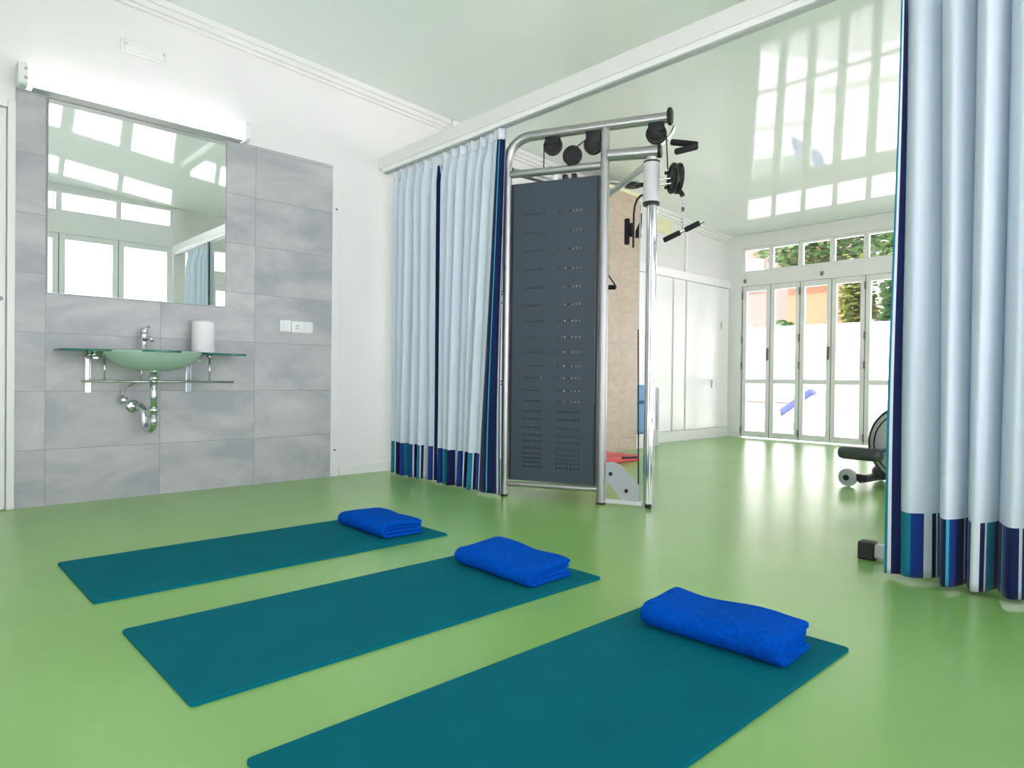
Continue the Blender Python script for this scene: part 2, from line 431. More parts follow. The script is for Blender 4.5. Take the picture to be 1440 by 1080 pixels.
# ------------------------------------------------------------------ glazed walls
door_no = [1]; win_no = [0]
def leaf_door(fr, w, h, zbar, thick, hinge_left, label, handle=False, pale=True):
    """one folding leaf in local coordinates: x along the wall from 0 to w, y outwards; fr = (origin, rotation)"""
    door_no[0] += 1
    d = thing('door_%d' % door_no[0], label, 'door', fr[0], fr[1], None, 'structure')
    s = .052 if w < .5 else .062
    g = .004
    bm = B()
    box(bm, (g, 0, .012), (g+s, thick, h), .004); box(bm, (w-g-s, 0, .012), (w-g, thick, h), .004)
    box(bm, (g+s, 0, .012), (w-g-s, thick, .09), .004); box(bm, (g+s, 0, h-.07), (w-g-s, thick, h), .004)
    if zbar: box(bm, (g+s, 0.004, zbar-.03), (w-g-s, thick-.004, zbar+.03), .003)
    obj('door_frame', bm, M['alu'], d)
    if zbar:
        bm = B(); box(bm, (g+s-.004, thick*.5-.003, .086), (w-g-s+.004, thick*.5+.003, zbar-.028)); obj('glass_pane', bm, M['glass'], d)
        bm = B(); box(bm, (g+s-.004, thick*.5-.003, zbar+.028), (w-g-s+.004, thick*.5+.003, h-.066)); obj('glass_pane', bm, M['glass'], d)
    else:
        bm = B(); box(bm, (g+s-.004, thick*.5-.003, .086), (w-g-s+.004, thick*.5+.003, h-.066)); obj('glass_pane', bm, M['glass'], d)
    bm = B(); box(bm, (-.004, .006, .012), (.004, thick-.006, h)); obj('gasket', bm, M['gasket'], d)
    if hinge_left:
        for z in (.10, .55*h-.15, .55*h+.2, h-.12):
            bm = B(); cyl(bm, (0, -.008, z-.045), (0, -.008, z+.045), .011, 10); obj('hinge', bm, M['grey_metal'], d)
    if handle:
        bm = B(); box(bm, (w-.042, -.018, 1.03), (w-.014, 0.0, 1.19), .004); obj('handle', bm, M['grey_metal'], d)
    return d
def window_pane(fr, w, z0, z1, label):
    win_no[0] += 1
    d = thing('window_%d' % win_no[0], label, 'window', fr[0], fr[1], None, 'structure')
    b = .03
    bm = B()
    box(bm, (0, 0, z0), (b, .05, z1), .003); box(bm, (w-b, 0, z0), (w, .05, z1), .003)
    box(bm, (b, 0, z0), (w-b, .05, z0+b), .003); box(bm, (b, 0, z1-b), (w-b, .05, z1), .003)
    obj('window_frame', bm, M['alu'], d)
    bm = B(); box(bm, (b-.004, .022, z0+b-.004), (w-b+.004, .028, z1-b+.004)); obj('glass_pane', bm, M['glass'], d)
ORD = ['first', 'second', 'third', 'fourth', 'fifth', 'sixth', 'seventh', 'eighth', 'ninth', 'tenth', 'eleventh', 'twelfth', 'thirteenth', 'fourteenth', 'fifteenth']

# far wall: a row of narrow folding leaves under a row of small transom windows
FX0 = -4.395; FW = .3855; NF = 12
far_end = FX0+FW*NF
for i in range(NF):
    hid = i > 5
    leaf_door(((FX0+i*FW, FY, 0), 0), FW, 2.022, .755, .05, i % 2 == 0,
              '%s white glazed folding leaf from left in the far wall' % ORD[i], handle=(i % 2 == 0))
    window_pane(((FX0+i*FW, FY, 0), 0), FW, 2.20, 2.53, '%s small transom window from left above far doors' % ORD[i])
bm = B(); box(bm, (WX, FY-.02, 0), (FX0-.012, FY+.06, 2.03)); box(bm, (WX, FY-.02, 2.03), (FX0, FY+.06, 2.53)); struct('trim_7', bm, M['trim_far'], 'white corner post left of the far folding doors', 'post')
bm = B(); box(bm, (FX0, FY-.03, 2.0235), (RX, FY+.06, 2.199), .004); struct('trim_8', bm, M['trim_far'], 'white header rail above the far folding doors', 'header')
bm = B(); box(bm, (WX, FY-.02, 2.531), (RX, FY+.06, 2.712)); struct('trim_9', bm, M['trim_far'], 'white band between far transom windows and ceiling', 'lintel')
bm = B(); box(bm, (far_end+.001, FY-.02, 0), (RX, FY+.06, 2.53)); struct('wall_far', bm, M['wall'], 'white wall end right of the far folding doors', 'wall')
for i, x in enumerate((FX0+.0, FX0+FW*2.6, FX0+FW*5.2)):
    t = thing('roller_bracket', 'small dark roller catch on header of far doors, %s from left' % ORD[i], 'bracket', (x+.05, FY-.03, 2.10), 0, 'catches on the far header')
    bm = B(); box(bm, (-.016, -.02, -.035), (.016, 0, .02), .004); obj('catch_body', bm, M['grey_metal'], t)
    bm = B(); cyl(bm, (0, -.022, .026), (0, -.002, .026), .016, 14); obj('catch_roller', bm, M['white_plastic'], t)

# glazed wall on the right: rotation -90deg puts local x along -y .. use +90 so local x runs along +y and y points to -x
def RF(y): return ((RX+.05, y, 0), PI/2)
NW = .645; NY1 = 2.86
y = NY1; k = 0; cells = []
while y-NW > BY: cells.append(y-NW); y -= NW
for i, yy in enumerate(cells):
    leaf_door(RF(yy), NW, 2.475, None, .05, i % 2 == 0, '%s tall glazed door leaf from curtain in right glass wall' % ORD[i])
    window_pane(RF(yy), NW, 2.735, 3.0, '%s transom window from curtain above right glass wall' % ORD[i])
yend = cells[-1]
# glazed end wall behind the viewpoint
nb = 4; wb = (RX-.02-WX)/8
bm = B(); box(bm, (WX, BY-.06, 0), (RX-.022-nb*wb, BY, 3.0)); struct('wall_behind', bm, M['wall'], 'white wall beside the glass leaves behind the viewpoint', 'wall')
for i in range(nb):
    leaf_door(((RX-.02-i*wb, BY, 0), PI), wb, 2.475, None, .05, i % 2 == 0, '%s glazed leaf in the glass wall behind the viewpoint' % ORD[i])
    window_pane(((RX-.02-i*wb, BY, 0), PI), wb, 2.60, 3.0, '%s transom window in the wall behind the viewpoint' % ORD[i])
bm = B(); box(bm, (RX-.02-nb*wb, BY-.06, 2.4765), (RX-.02, BY+.02, 2.599)); struct('trim_19', bm, M['alu'], 'header rail over the glass wall behind the viewpoint', 'header')
bm = B(); box(bm, (WX, BY-.06, 3.001), (RX-.02, BY, ceil_z(BY)-.002)); struct('wall_back', bm, M['wall'], 'white wall strip over glass behind the viewpoint', 'wall')
bm = B(); box(bm, (RX, BY, 0), (RX+.06, yend-.002, 3.0)); struct('wall_right', bm, M['wall'], 'narrow white wall end of right glass wall', 'wall')
bm = B(); box(bm, (RX-.02, yend, 2.4765), (RX+.06, NY1, 2.734), .004); struct('trim_10', bm, M['alu'], 'pale header rail above the right glass doors', 'header')
bm = B(); prism(bm, [(BY, 3.001), (NY1+.14, 3.001), (NY1+.14, ceil_z(NY1+.14)-.001), (BY, ceil_z(BY)-.001)], RX-.01, RX+.06, 'YZ'); struct('trim_11', bm, M['trim'], 'white band under ceiling over right glass wall', 'lintel')
bm = B(); box(bm, (RX-.05, NY1+.002, 0), (RX+.06, NY1+.14, 3.0)); struct('trim_12', bm, M['trim'], 'white post where the curtain beam meets right wall', 'post')
y0 = NY1+.14; n2 = 14; w2 = (FY-.03-y0)/n2
for i in range(n2):
    leaf_door(RF(y0+i*w2), w2, 2.022, .755, .05, i % 2 == 0, '%s glazed leaf beyond the curtain along right wall' % ORD[i])
    window_pane(RF(y0+i*w2), w2, 2.20, 2.53, '%s small transom beyond the curtain along right wall' % ORD[i])
bm = B(); box(bm, (RX-.02, y0, 2.0235), (RX+.06, FY-.03, 2.199)); struct('trim_13', bm, M['alu'], 'header rail over right glass wall beyond the curtain', 'header')
bm = B(); prism(bm, [(y0, 2.531), (FY-.03, 2.531), (FY-.03, ceil_z(FY)-.001), (y0, ceil_z(y0)-.001)], RX-.01, RX+.06, 'YZ'); struct('trim_14', bm, M['trim'], 'white band over right glass wall beyond the curtain', 'lintel')

# far part of the left wall: beige pillar, then white panelled doors
bm = B(); box(bm, (WX, 5.05, 0), (-4.30, 5.935, 2.76)); struct('trim_15', bm, M['tan_tile'], 'beige tiled pillar standing out from left wall behind machine', 'pillar')
bm = B(); box(bm, (-4.3, 5.26, 2.05), (-4.285, 5.30, 2.72)); box(bm, (-4.3, 5.26, 2.72), (-4.285, 5.93, 2.755)); struct('trim_16', bm, M['pale_yellow'], 'cream upright and top strip on the beige pillar', 'cable duct')  # paler cream lines on the pillar face, one upright and one along the top
bm = B(); box(bm, (WX, 5.95, 2.01), (WX+.04, FY-.02, 2.115), .004); struct('trim_17', bm, M['trim_far'], 'white header over the panelled doors at far left', 'header')
for i, (a, b_) in enumerate(((5.98, 7.01), (7.05, 7.30), (7.34, 8.38))):
    door_no[0] += 1
    t = thing('door_%d' % door_no[0], ['white flush door panel just behind the beige pillar', 'narrow white upright panel in middle of far left wall', 'white flush door panel nearest the far glass doors'][i], 'door', (WX, 0, 0), 0, None, 'structure')
    bm = B(); box(bm, (0, a, .135), (.026, b_, 2.005), .004); obj('door_leaf', bm, M['trim_far'], t)
    if i == 2:
        for yy, zz in ((8.17, 1.50), (7.955, .715)):
            bm = B(); box(bm, (.026, yy-.008, zz-.05), (.045, yy+.008, zz+.05), .003); obj('handle', bm, M['steel'], t)
# upper wall joints
bm = B(); box(bm, (WX, 7.31, 2.12), (WX+.02, 7.36, 2.66)); struct('trim_18', bm, M['trim_far'], 'white upright batten on upper far left wall', 'trim')
bm = B(); box(bm, (WX, 6.55, 2.52), (WX+.012, 6.99, 2.60)); box(bm, (WX, 6.50, 2.60), (WX+.012, 7.02, 2.70))
tag(obj('wall_notice', bm, M['pale_yellow']), 'pale yellow notice high on far left wall behind chrome column', 'notice')

# ------------------------------------------------------------------ basin wall fittings
# mirror
t = thing('wall_mirror', 'large frameless mirror on grey tiles above washbasin', 'mirror', (WX+.012, 0, 0))
bm = B(); box(bm, (0, .68, 1.213), (.009, 1.676, 2.325), .0015, 1); obj('mirror_backing', bm, M['mirror_edge'], t)
bm = B(); box(bm, (.0092, .686, 1.219), (.0102, 1.670, 2.319)); obj('mirror_glass', bm, M['mirror'], t)

# fluorescent lamp above the mirror
t = thing('wall_lamp', 'long lit white tube lamp above the mirror', 'lamp', (WX+.012, 0, 0))
def rrect_prism(bm, x0, x1, z0, z1, y0, y1, r, n=6):
    pts = []
    for cx, cz, a0 in ((x1-r, z1-r, 0), (x0+.004, z1-.004, PI/2), (x0+.004, z0+.004, PI), (x1-r, z0+r, 1.5*PI)):
        rr = r if cx > x0+.01 else .004
        for i in range(n+1):
            a = a0+i*PI/2/n; pts.append((cx+rr*math.cos(a), cz+rr*math.sin(a)))
    va = [bm.verts.new((p[0], y0, p[1])) for p in pts]; vb = [bm.verts.new((p[0], y1, p[1])) for p in pts]
    bm.faces.new(va); bm.faces.new(vb[::-1])
    for i in range(len(pts)): bm.faces.new((va[i], va[(i+1) % len(pts)], vb[(i+1) % len(pts)], vb[i]))
bm = B(); box(bm, (0, .535, 2.336), (.022, 1.80, 2.462), .004); obj('lamp_housing', bm, M['lamp_body'], t)
bm = B(); rrect_prism(bm, .0222, .105, 2.330, 2.462, .578, 1.765, .03); obj('diffuser', bm, M['lamp_on'], t, 40)
for a, b_ in ((.535, .578), (1.765, 1.80)):
    bm = B(); rrect_prism(bm, .0222, .103, 2.333, 2.460, a, b_, .03); obj('end_cap', bm, M['lamp_body'], t, 40)
bm = B(); box(bm, (.024, .60, 2.3235), (.100, 1.75, 2.3295), .002); obj('louvre', bm, M['grey_plastic'], t)
for z in (2.37, 2.42):
    bm = B(); box(bm, (.1032, .560, z-.008), (.1062, .574, z+.008), .001); obj('clip', bm, M['grey_plastic'], t)

# emergency light high on the wall
t = thing('emergency_light', 'flat white emergency light high on wall above lamp', 'light fitting', (WX, 0, 0))
bm = B(); box(bm, (0, 1.045, 2.715), (.02, 1.30, 2.80), .008); obj('light_base', bm, M['white_plastic'], t)
bm = B(); box(bm, (.0202, 1.058, 2.725), (.045, 1.287, 2.792), .012, 3); obj('light_cover', bm, M['lamp_body'], t)
for yy in (1.067, 1.278):
    bm = B(); cyl(bm, (.045, yy, 2.757), (.048, yy, 2.757), .005, 10); obj('cover_screw', bm, M['grey_plastic'], t)

# switch + socket
t = thing('light_switch', 'white rocker switch on grey tiles, left of the socket', 'switch', (WX+.012, 2.098, 1.115))
bm = B(); box(bm, (0, -.041, -.041), (.010, .041, .041), .004); obj('switch_plate', bm, M['white_plastic'], t)
bm = B(); box(bm, (.0102, -.026, -.028), (.016, .026, .028), .003, rot=(0, .06, 0)); obj('rocker', bm, M['lamp_body'], t)
t = thing('power_socket', 'white double power socket plate right of the switch', 'socket', (WX+.012, 2.2245, 1.112))
bm = B(); box(bm, (0, -.082, -.041), (.010, .082, .041), .004); obj('socket_plate', bm, M['white_plastic'], t)
bm = B(); lathe(bm, [(.0, .0125), (.017, .0125), (.019, .0145), (.022, .0145), (.0225, .0102)], (0, -.040, 0), 24, 'X'); obj('socket_well', bm, M['white_plastic'], t)
for dz in (-.009, .009):
    bm = B(); cyl(bm, (.0126, -.040, dz), (.0135, -.040, dz), .0045, 10); obj('socket_hole', bm, M['gasket'], t)
bm = B(); box(bm, (.0102, .010, -.028), (.0135, .066, .028), .003); obj('blank_cover', bm, M['lamp_body'], t)

# washbasin
YB = 1.19; ZS = .885
t = thing('washbasin', 'green glass washbasin on steel brackets under mirror', 'washbasin', (WX+.012, YB, 0))
# slab plan (local x out of the wall, y along): wide shelf whose front bows forward
ys0, ys1 = .712-YB, 1.742-YB
front = []
for i in range(41):
    a = i/40; yy = ys0+(ys1-ys0)*a
    bow = math.exp(-((yy+.02)/.26)**2)
    edge = min(1, (a/.06))**.5*min(1, ((1-a)/.06))**.5
    front.append((.20+.02*edge+.26*bow, yy))
poly = [(.02, ys0)]+front+[(.02, ys1)]
# hole for the bowl
bcx, bcy, bR = .245, -.015, .215
bm = B()
ho = [(bcx+bR*.97*math.cos(2*PI*k/48), bcy+bR*.97*1.24*math.sin(2*PI*k/48)) for k in range(48)]
def ring_slab(bm, poly, hole, z0, z1):
    for z, flip in ((z0, True), (z1, False)):
        vo = [bm.verts.new((p[0], p[1], z)) for p in poly]; vi = [bm.verts.new((p[0], p[1], z)) for p in hole]
        es = [bm.edges.new((vo[i], vo[(i+1) % len(vo)])) for i in range(len(vo))]+[bm.edges.new((vi[i], vi[(i+1) % len(vi)])) for i in range(len(vi))]
        bmesh.ops.triangle_fill(bm, use_beauty=True, use_dissolve=False, edges=es)
        if z == z0: lo_ = (vo, vi)
        else: hi_ = (vo, vi)
    for k, mi in ((0, 1), (1, 0)):
        a, b_ = lo_[k], hi_[k]
        for i in range(len(a)):
            f = bm.faces.new((a[i], a[(i+1) % len(a)], b_[(i+1) % len(a)], b_[i])); f.material_index = mi
ring_slab(bm, poly, ho, ZS, ZS+.012)
obj('glass_counter', bm, [M['glass_slab'], M['glass_edge']], t)
bm = B()
prof = [(1.0, .0), (.985, -.012), (.93, -.036), (.82, -.064), (.66, -.087), (.46, -.104), (.25, -.112), (.12, -.114)]
inner = [(r*.965, z+.007) for r, z in prof]
rings = []
for r_, z in prof+inner[::-1]:
    rings.append([bm.verts.new((bcx+bR*r_*math.cos(2*PI*k/48), bcy+bR*1.24*r_*math.sin(2*PI*k/48), ZS+.006+z)) for k in range(48)])
for i in range(len(rings)):
    a, b_ = rings[i], rings[(i+1) % len(rings)]
    for k in range(48):
        f = bm.faces.new((a[k], a[(k+1) % 48], b_[(k+1) % 48], b_[k])); f.smooth = True
obj('basin_bowl', bm, M['bowl'], t)
bm = B(); lathe(bm, [(0, -.122), (.034, -.122), (.036, -.116), (.036, -.108), (.03, -.102), (0, -.102)], (bcx, bcy, ZS+.006), 24); obj('drain_flange', bm, M['chrome'], t)
# wall brackets: flat uprights with arms, rods down to a towel rail
for yy in (-.305, .255):
    bm = B()
    box(bm, (0, yy-.016, .645), (.010, yy+.016, ZS-.028), .002); box(bm, (.010, yy-.013, ZS-.042), (.20, yy+.013, ZS-.030), .002)
    cyl(bm, (.17, yy, ZS-.030), (.17, yy, ZS-.001), .014, 16); cyl(bm, (.05, yy, ZS-.030), (.05, yy, ZS-.001), .014, 16)
    obj('bracket', bm, M['chrome'], t)
for yy in (-.26, .32):
    bm = B(); cyl(bm, (.20, yy, .715), (.20, yy, ZS-.022), .006, 12); cyl(bm, (.20, yy, ZS-.022), (.20, yy, ZS-.001), .016, 16); obj('rail_rod', bm, M['chrome'], t)
bm = B(); tube(bm, [(.20, -.375, .714), (.20, .47, .714)], .0075, 14); obj('towel_bar', bm, M['steel'], t)

# drain trap and valve
t = thing('drain_trap', 'chrome drain pipe with curved trap below washbasin', 'drain pipe', (WX+.012, YB, 0))
bm = B(); cyl(bm, (bcx, bcy, .50), (bcx, bcy, ZS-.1165), .0215, 20); obj('tail_pipe', bm, M['chrome'], t)
for z in (.735, .545):
    bm = B(); lathe(bm, [(.0225, -.016), (.030, -.012), (.030, .012), (.0225, .016)], (bcx, bcy, z), 20); obj('pipe_collar', bm, M['chrome'], t)
bm = B()
pts = [(bcx, bcy, .52)]
for i in range(13):
    a = PI*i/12; pts.append((bcx-.05+.05*math.cos(a), bcy-.012*(1-math.cos(a)), .475-.05*math.sin(a)))
pts += [(bcx-.10, bcy-.026, .52), (bcx-.115, bcy-.03, .55), (bcx-.14, bcy-.035, .56), (.012, bcy-.05, .56)]
tube(bm, pts, .0225, 18); obj('trap_bend', bm, M['chrome'], t)
bm = B(); lathe(bm, [(.0, 0), (.040, 0), (.040, .006), (.030, .012), (.0225, .014)], (.001, bcy-.05, .56), 24, 'X'); obj('wall_rosette', bm, M['chrome'], t)
t = thing('angle_valve', 'small chrome angle valve with hose left of drain pipe', 'valve', (WX+.012, YB-.13, .60))
bm = B(); lathe(bm, [(0, 0), (.026, 0), (.026, .004), (.014, .009), (.012, .05), (0, .05)], (.001, 0, 0), 20, 'X'); obj('valve_body', bm, M['chrome'], t)
bm = B(); lathe(bm, [(0, .05), (.019, .05), (.021, .058), (.021, .078), (.016, .083), (0, .083)], (.001, 0, 0), 12, 'X'); obj('valve_knob', bm, M['chrome'], t)
bm = B()
tube(bm, [(.035, 0, .008), (.035, .0, .04), (.04, .012, .075), (.06, .045, .10), (.09, .075, .115), (.105, .085, .16), (.105, .085, .272)], .006, 10); obj('hose', bm, M['steel'], t)

# tap
t = thing('basin_tap', 'small chrome lever tap on back of washbasin', 'tap', (WX+.012+.066, YB-.022, ZS+.0125))
bm = B(); lathe(bm, [(0, 0), (.026, 0), (.027, .006), (.021, .012), (.019, .06), (.020, .10), (.022, .112), (0, .112)], (0, 0, 0), 24); obj('tap_body', bm, M['chrome'], t)
bm = B(); tube(bm, [(.012, 0, .072), (.05, .006, .083), (.095, .012, .080), (.112, .014, .062)], [.014, .013, .012, .011], 14); obj('spout', bm, M['chrome'], t)
bm = B(); lathe(bm, [(0, .1125), (.021, .1125), (.024, .122), (.022, .138), (.012, .147), (0, .149)], (0, 0, 0), 20); tube(bm, [(.0, .0, .135), (.045, .012, .150), (.07, .018, .152)], [.008, .007, .006], 10); obj('lever', bm, M['chrome'], t)

# white container on the counter
t = thing('paper_towel_holder', 'plain white upright container on right of glass washbasin', 'container', (WX+.012+.098, 1.505, ZS+.0125))
bm = B(); lathe(bm, [(0, 0), (.068, 0), (.070, .004), (.070, .196), (.066, .200), (0, .201)], (0, 0, 0), 40); obj('container_body', bm, M['carton'], t, 35)
bm = B(); lathe(bm, [(.0, .2015), (.067, .2015), (.067, .206), (.06, .209), (0, .210)], (0, 0, 0), 40); obj('container_lid', bm, M['white_plastic'], t, 35)

# ------------------------------------------------------------------ yoga mats and towels
MT = .010
mats = []
def make_mat(x0, y0, x1, y1):
    w, l = x1-x0, y1-y0
    bm = B(); r = .012
    pts = []
    for cx, cy, a0 in ((w-r, l-r, 0), (r, l-r, PI/2), (r, r, PI), (w-r, r, 1.5*PI)):
        for i in range(6):
            a = a0+i*PI/10; pts.append((cx+r*math.cos(a), cy+r*math.sin(a)))
    va = [bm.verts.new((p[0], p[1], 0.0006)) for p in pts]; vm = [bm.verts.new((p[0], p[1], MT-.002)) for p in pts]
    ins = lambda p: (w/2+(p[0]-w/2)*(1-.003/w*2), l/2+(p[1]-l/2)*(1-.003/l*2))
    vt = [bm.verts.new((*ins(p), MT)) for p in pts]
    n = len(pts); bm.faces.new(va[::-1]); bm.faces.new(vt)
    for a, b_ in ((va, vm), (vm, vt)):
        for i in range(n): bm.faces.new((a[i], a[(i+1) % n], b_[(i+1) % n], b_[i]))
    o = obj('yoga_mat', bm, M['mat'], None, None, (x0, y0, 0))
    return o
o = make_mat(-3.145, .507, -2.523, 1.978); tag(o, 'teal exercise mat nearest the washbasin wall', 'mat', 'teal exercise mats on the floor')
o = make_mat(-2.198, .513, -1.592, 1.988); tag(o, 'teal exercise mat in the middle of the three', 'mat', 'teal exercise mats on the floor')
o = make_mat(-1.296, .518, -.700, 1.990); tag(o, 'teal exercise mat nearest viewer, cut by bottom picture edge', 'mat', 'teal exercise mats on the floor')

def make_towel(cx, cy, L, W, Hh, rot, seed, label, plump=0.):
    """bath towel folded in four: two nested folds, round fold towards -y, open layers towards +y"""
    rnd = random.Random(seed)
    th = Hh/4*.96
    bm = B()
    nx = 46
    ph = [rnd.uniform(0, 6.28) for _ in range(8)]
    def wob(x, y): return .0025*math.sin(9*x+ph[0])+.002*math.sin(21*x+7*y+ph[1])+.002*math.sin(17*y+ph[2])
    def ribbon(y_left, y_right_b, y_right_t, zc, rad, xl, xr):
        # centre path: bottom layer right -> left, round fold, top layer left -> right
        path = []
        for i in range(14): path.append((y_right_b+(y_left+rad-y_right_b)*i/13, zc-rad, 0, -1))
        for i in range(1, 10):
            a = -PI/2-PI*i/10; path.append((y_left+rad+rad*math.cos(a), zc+rad*math.sin(a), math.cos(a), math.sin(a)))
        for i in range(14): path.append((y_left+rad+(y_right_t-y_left-rad)*i/13, zc+rad, 0, 1))
        npth = len(path); lay = []
        for j in range(nx+1):
            fx = j/nx; x = xl+(xr-xl)*fx
            e = min(fx, 1-fx)*2
            soft = 1-(1-min(1, e/.08))**2*.35           # ends flatten a little
            row_o, row_i = [], []
            for i, (py, pz, ny, nz) in enumerate(path):
                t2 = th*soft*.5
                zz = pz+(pz/Hh)*wob(x, py)*2.2
                sag = -.006*(pz/Hh)*(1-soft)
                yy = py+.004*math.sin(8*x+ph[3])*(1 if i < 23 else .6)+.0015*math.sin(40*x+ph[4])
                jx = .003*math.sin(25*py+ph[5]) if j in (0, nx) else 0
                row_o.append((x+jx, yy+ny*t2, max(.001, zz+nz*t2+sag))); row_i.append((x+jx, yy-ny*t2, max(.001, zz-nz*t2+sag)))
            lay.append(row_o+row_i[::-1])
        V = [[bm.verts.new(p) for p in row] for row in lay]; n = len(V[0])
        for j in range(nx):
            for i in range(n):
                f = bm.faces.new((V[j][i], V[j+1][i], V[j+1][(i+1) % n], V[j][(i+1) % n])); f.smooth = True
        for row, rev in ((V[0], False), (V[-1], True)):
            m_ = n//2
            for i in range(m_-1):
                q = [row[i], row[i+1], row[n-2-i], row[n-1-i]]
                bm.faces.new(q[::-1] if rev else q)
    zc = Hh/2+.001
    ribbon(-W/2+th/2, W/2, W/2-.006, zc, Hh/2-th/2, -L/2, L/2)
    ribbon(-W/2+th*1.62, W/2-.012, W/2-.004, zc-.0005, th*.52, -L/2+.006, L/2-.007)
    for v in bm.verts:                                    # soft belly on top
        v.co.z += plump*(v.co.z/Hh)*max(0, 1-(v.co.x/(L/2))**2)*max(0, 1-(v.co.y/(W/2))**2)
    o = obj('folded_towel', bm, M['towel'])
    o.location = (cx, cy, MT+.0006); o.rotation_euler = (0, 0, rot)
    return tag(o, label, 'towel', 'blue towels on the mats')
make_towel(-2.832, 1.785, .43, .225, .064, .0, 3, 'folded blue towel on mat nearest the washbasin wall')
make_towel(-1.885, 1.785, .43, .235, .068, .0, 11, 'folded blue towel on the middle mat')
make_towel(-.980, 1.778, .43, .200, .078, .0, 23, 'folded blue towel on mat nearest the viewer', .006)

# ------------------------------------------------------------------ curtains
def make_curtain(x0, x1, yc, ztop, zbot, nf, amp, seed, label, mat, flip=False, tape=True, flare=0., header=.07, flat=None):
    """pleated cloth hanging from the rail between x0 and x1; UV in metres from the free edge (flip: free edge at x1)"""
    rnd = random.Random(seed)
    per = 26; nu = nf*per; nv = 64
    cuts = [0.]
    for i in range(nf): cuts.append(cuts[-1]+rnd.uniform(.7, 1.3))
    cuts = [c_/cuts[-1] for c_ in cuts]
    am = [rnd.uniform(.7, 1.25) for _ in range(nf)]
    ph = [rnd.uniform(0, 6.28) for _ in range(6)]
    drift = [rnd.uniform(-.026, .026) for _ in range(nf+1)]
    H = ztop-zbot
    rows = []
    for j in range(nv+1):
        v = j/nv; z = ztop-H*v
        g = min(1, v/.10); g = g*g*(3-2*g)
        A = amp*(.30+.70*g)*(1+.22*v)
        row = []
        for i in range(nu+1):
            s = i/nu; k = min(nf-1, i//per); f = (i-k*per)/per
            if i == nu: k, f = nf-1, 1.
            base = cuts[k]+(cuts[k+1]-cuts[k])*f
            dd = (drift[k]*(1-f)+drift[k+1]*f)*v
            w = math.cos(2*PI*f)                       # +1 at joints (back), -1 in the middle (front)
            a_ = A*am[k]
            y = a_*w*.9 + .010*math.sin(5*base*6+3*v+ph[0])*v
            W_ = (cuts[k+1]-cuts[k])*(x1-x0)
            x = base*(x1-x0) + dd - (.13*W_*math.sin(2*PI*f)+.02*W_*math.sin(4*PI*f))*(.3+.7*g)
            # pleating of the heading tape
            hz = max(0, 1-v*H/.16)
            y += .010*hz*math.sin(2*PI*f*3+ph[1])
            # a few soft creases
            y += .004*math.sin(2*PI*(3*f)+ph[2]+4*v)*v*g
            px_, py_ = x0+x, yc+y
            if flat:                                       # the striped border hangs as a flat flap at the end
                wv = flat[0]+(flat[1]-flat[0])*v**.8; s0 = 1-1/nf
                if not flip:
                    if s < 1/nf:
                        q = s*nf
                        px_ = x0-flare*v+wv*q+.006*v*math.sin(6*v+1); py_ = yc-.055+.03*q
                    else:
                        px_ = x1-(x1-px_)*((x1-wv-x0+flare*v)/((x1-x0)*s0))
                        k_ = max(0, 1-(s-1/nf)*nf*3); py_ = py_*(1-k_)+(yc-.025)*k_
                elif s > s0:
                    q = (s-s0)/(1-s0)
                    px_ = x1-wv*(1-q)+.012*v*math.sin(5*v+2*q); py_ = yc-.045+.012*math.sin(2*PI*1.4*q+1)+.025*(1-v)*q*(1-v)
                else:
                    px_ = x0+(px_-x0)*((x1-wv-x0)/((x1-x0)*s0))
                    k_ = max(0, 1-(s0-s)*nf*2); py_ = py_*(1-k_)+(yc-.035)*k_
            row.append(Vector((px_, py_, z)))
        rows.append(row)
    # lengths along the hem
    acc = [0.]
    for i in range(nu): acc.append(acc[-1]+(rows[nv][i+1]-rows[nv][i]).length)
    tot = acc[-1]; us = [(tot-a) if flip else a for a in acc]
    root = thing('curtain', label, 'curtain', (0, 0, 0), 0, 'blue striped dividing curtains')
    bm = B(); uvl = bm.loops.layers.uv.new('UVMap')
    V = [[bm.verts.new(p) for p in r_] for r_ in rows]
    for j in range(nv):
        for i in range(nu):
            f = bm.faces.new((V[j][i], V[j][i+1], V[j+1][i+1], V[j+1][i])); f.smooth = True
            for lp, (jj, ii) in zip(f.loops, ((j, i), (j, i+1), (j+1, i+1), (j+1, i))):
                lp[uvl].uv = (us[ii], (1-jj/nv)*H)
    o = obj('cloth', bm, mat, root)
    md = o.modifiers.new('thickness', 'SOLIDIFY'); md.thickness = .0016; md.offset = 0
    # heading tape on the front
    if tape:
        bm = B(); nr = max(2, int(round(header/H*nv)))
        T = [[bm.verts.new(rows[0][i].lerp(rows[1][i], 0)+Vector((0, -.0030, -header*q/4-.002+(.003*math.sin(i*1.7) if q == 4 else 0)))+Vector((0, (rows[min(nv, int(header*q/4/H*nv))][i].y-rows[0][i].y), 0))) for i in range(nu+1)] for q in range(5)]
        for q in range(4):
            for i in range(nu):
                f = bm.faces.new((T[q][i], T[q][i+1], T[q+1][i+1], T[q+1][i])); f.smooth = True
        ot = obj('heading_tape', bm, M['tape'], root)
        md = ot.modifiers.new('thickness', 'SOLIDIFY'); md.thickness = .0012; md.offset = 0
    for k in range(nf):
        p = rows[0][k*per]
        bm = B(); cyl(bm, (p.x, BYc+.032, ztop-.004), (p.x, BYc+.032, 2.3675), .004, 8); box(bm, (p.x-.006, BYc+.012, ztop-.014), (p.x+.006, BYc+.052, ztop-.004), .002)
        obj('glider', bm, M['white_plastic'], root)
    return root
YC = 2.905
make_curtain(-4.44, -3.845, YC, 2.352, .018, 6, .050, 5, 'pale blue curtain closest to white wall, striped hem', M['curtain_b'], flip=True, flare=.0)
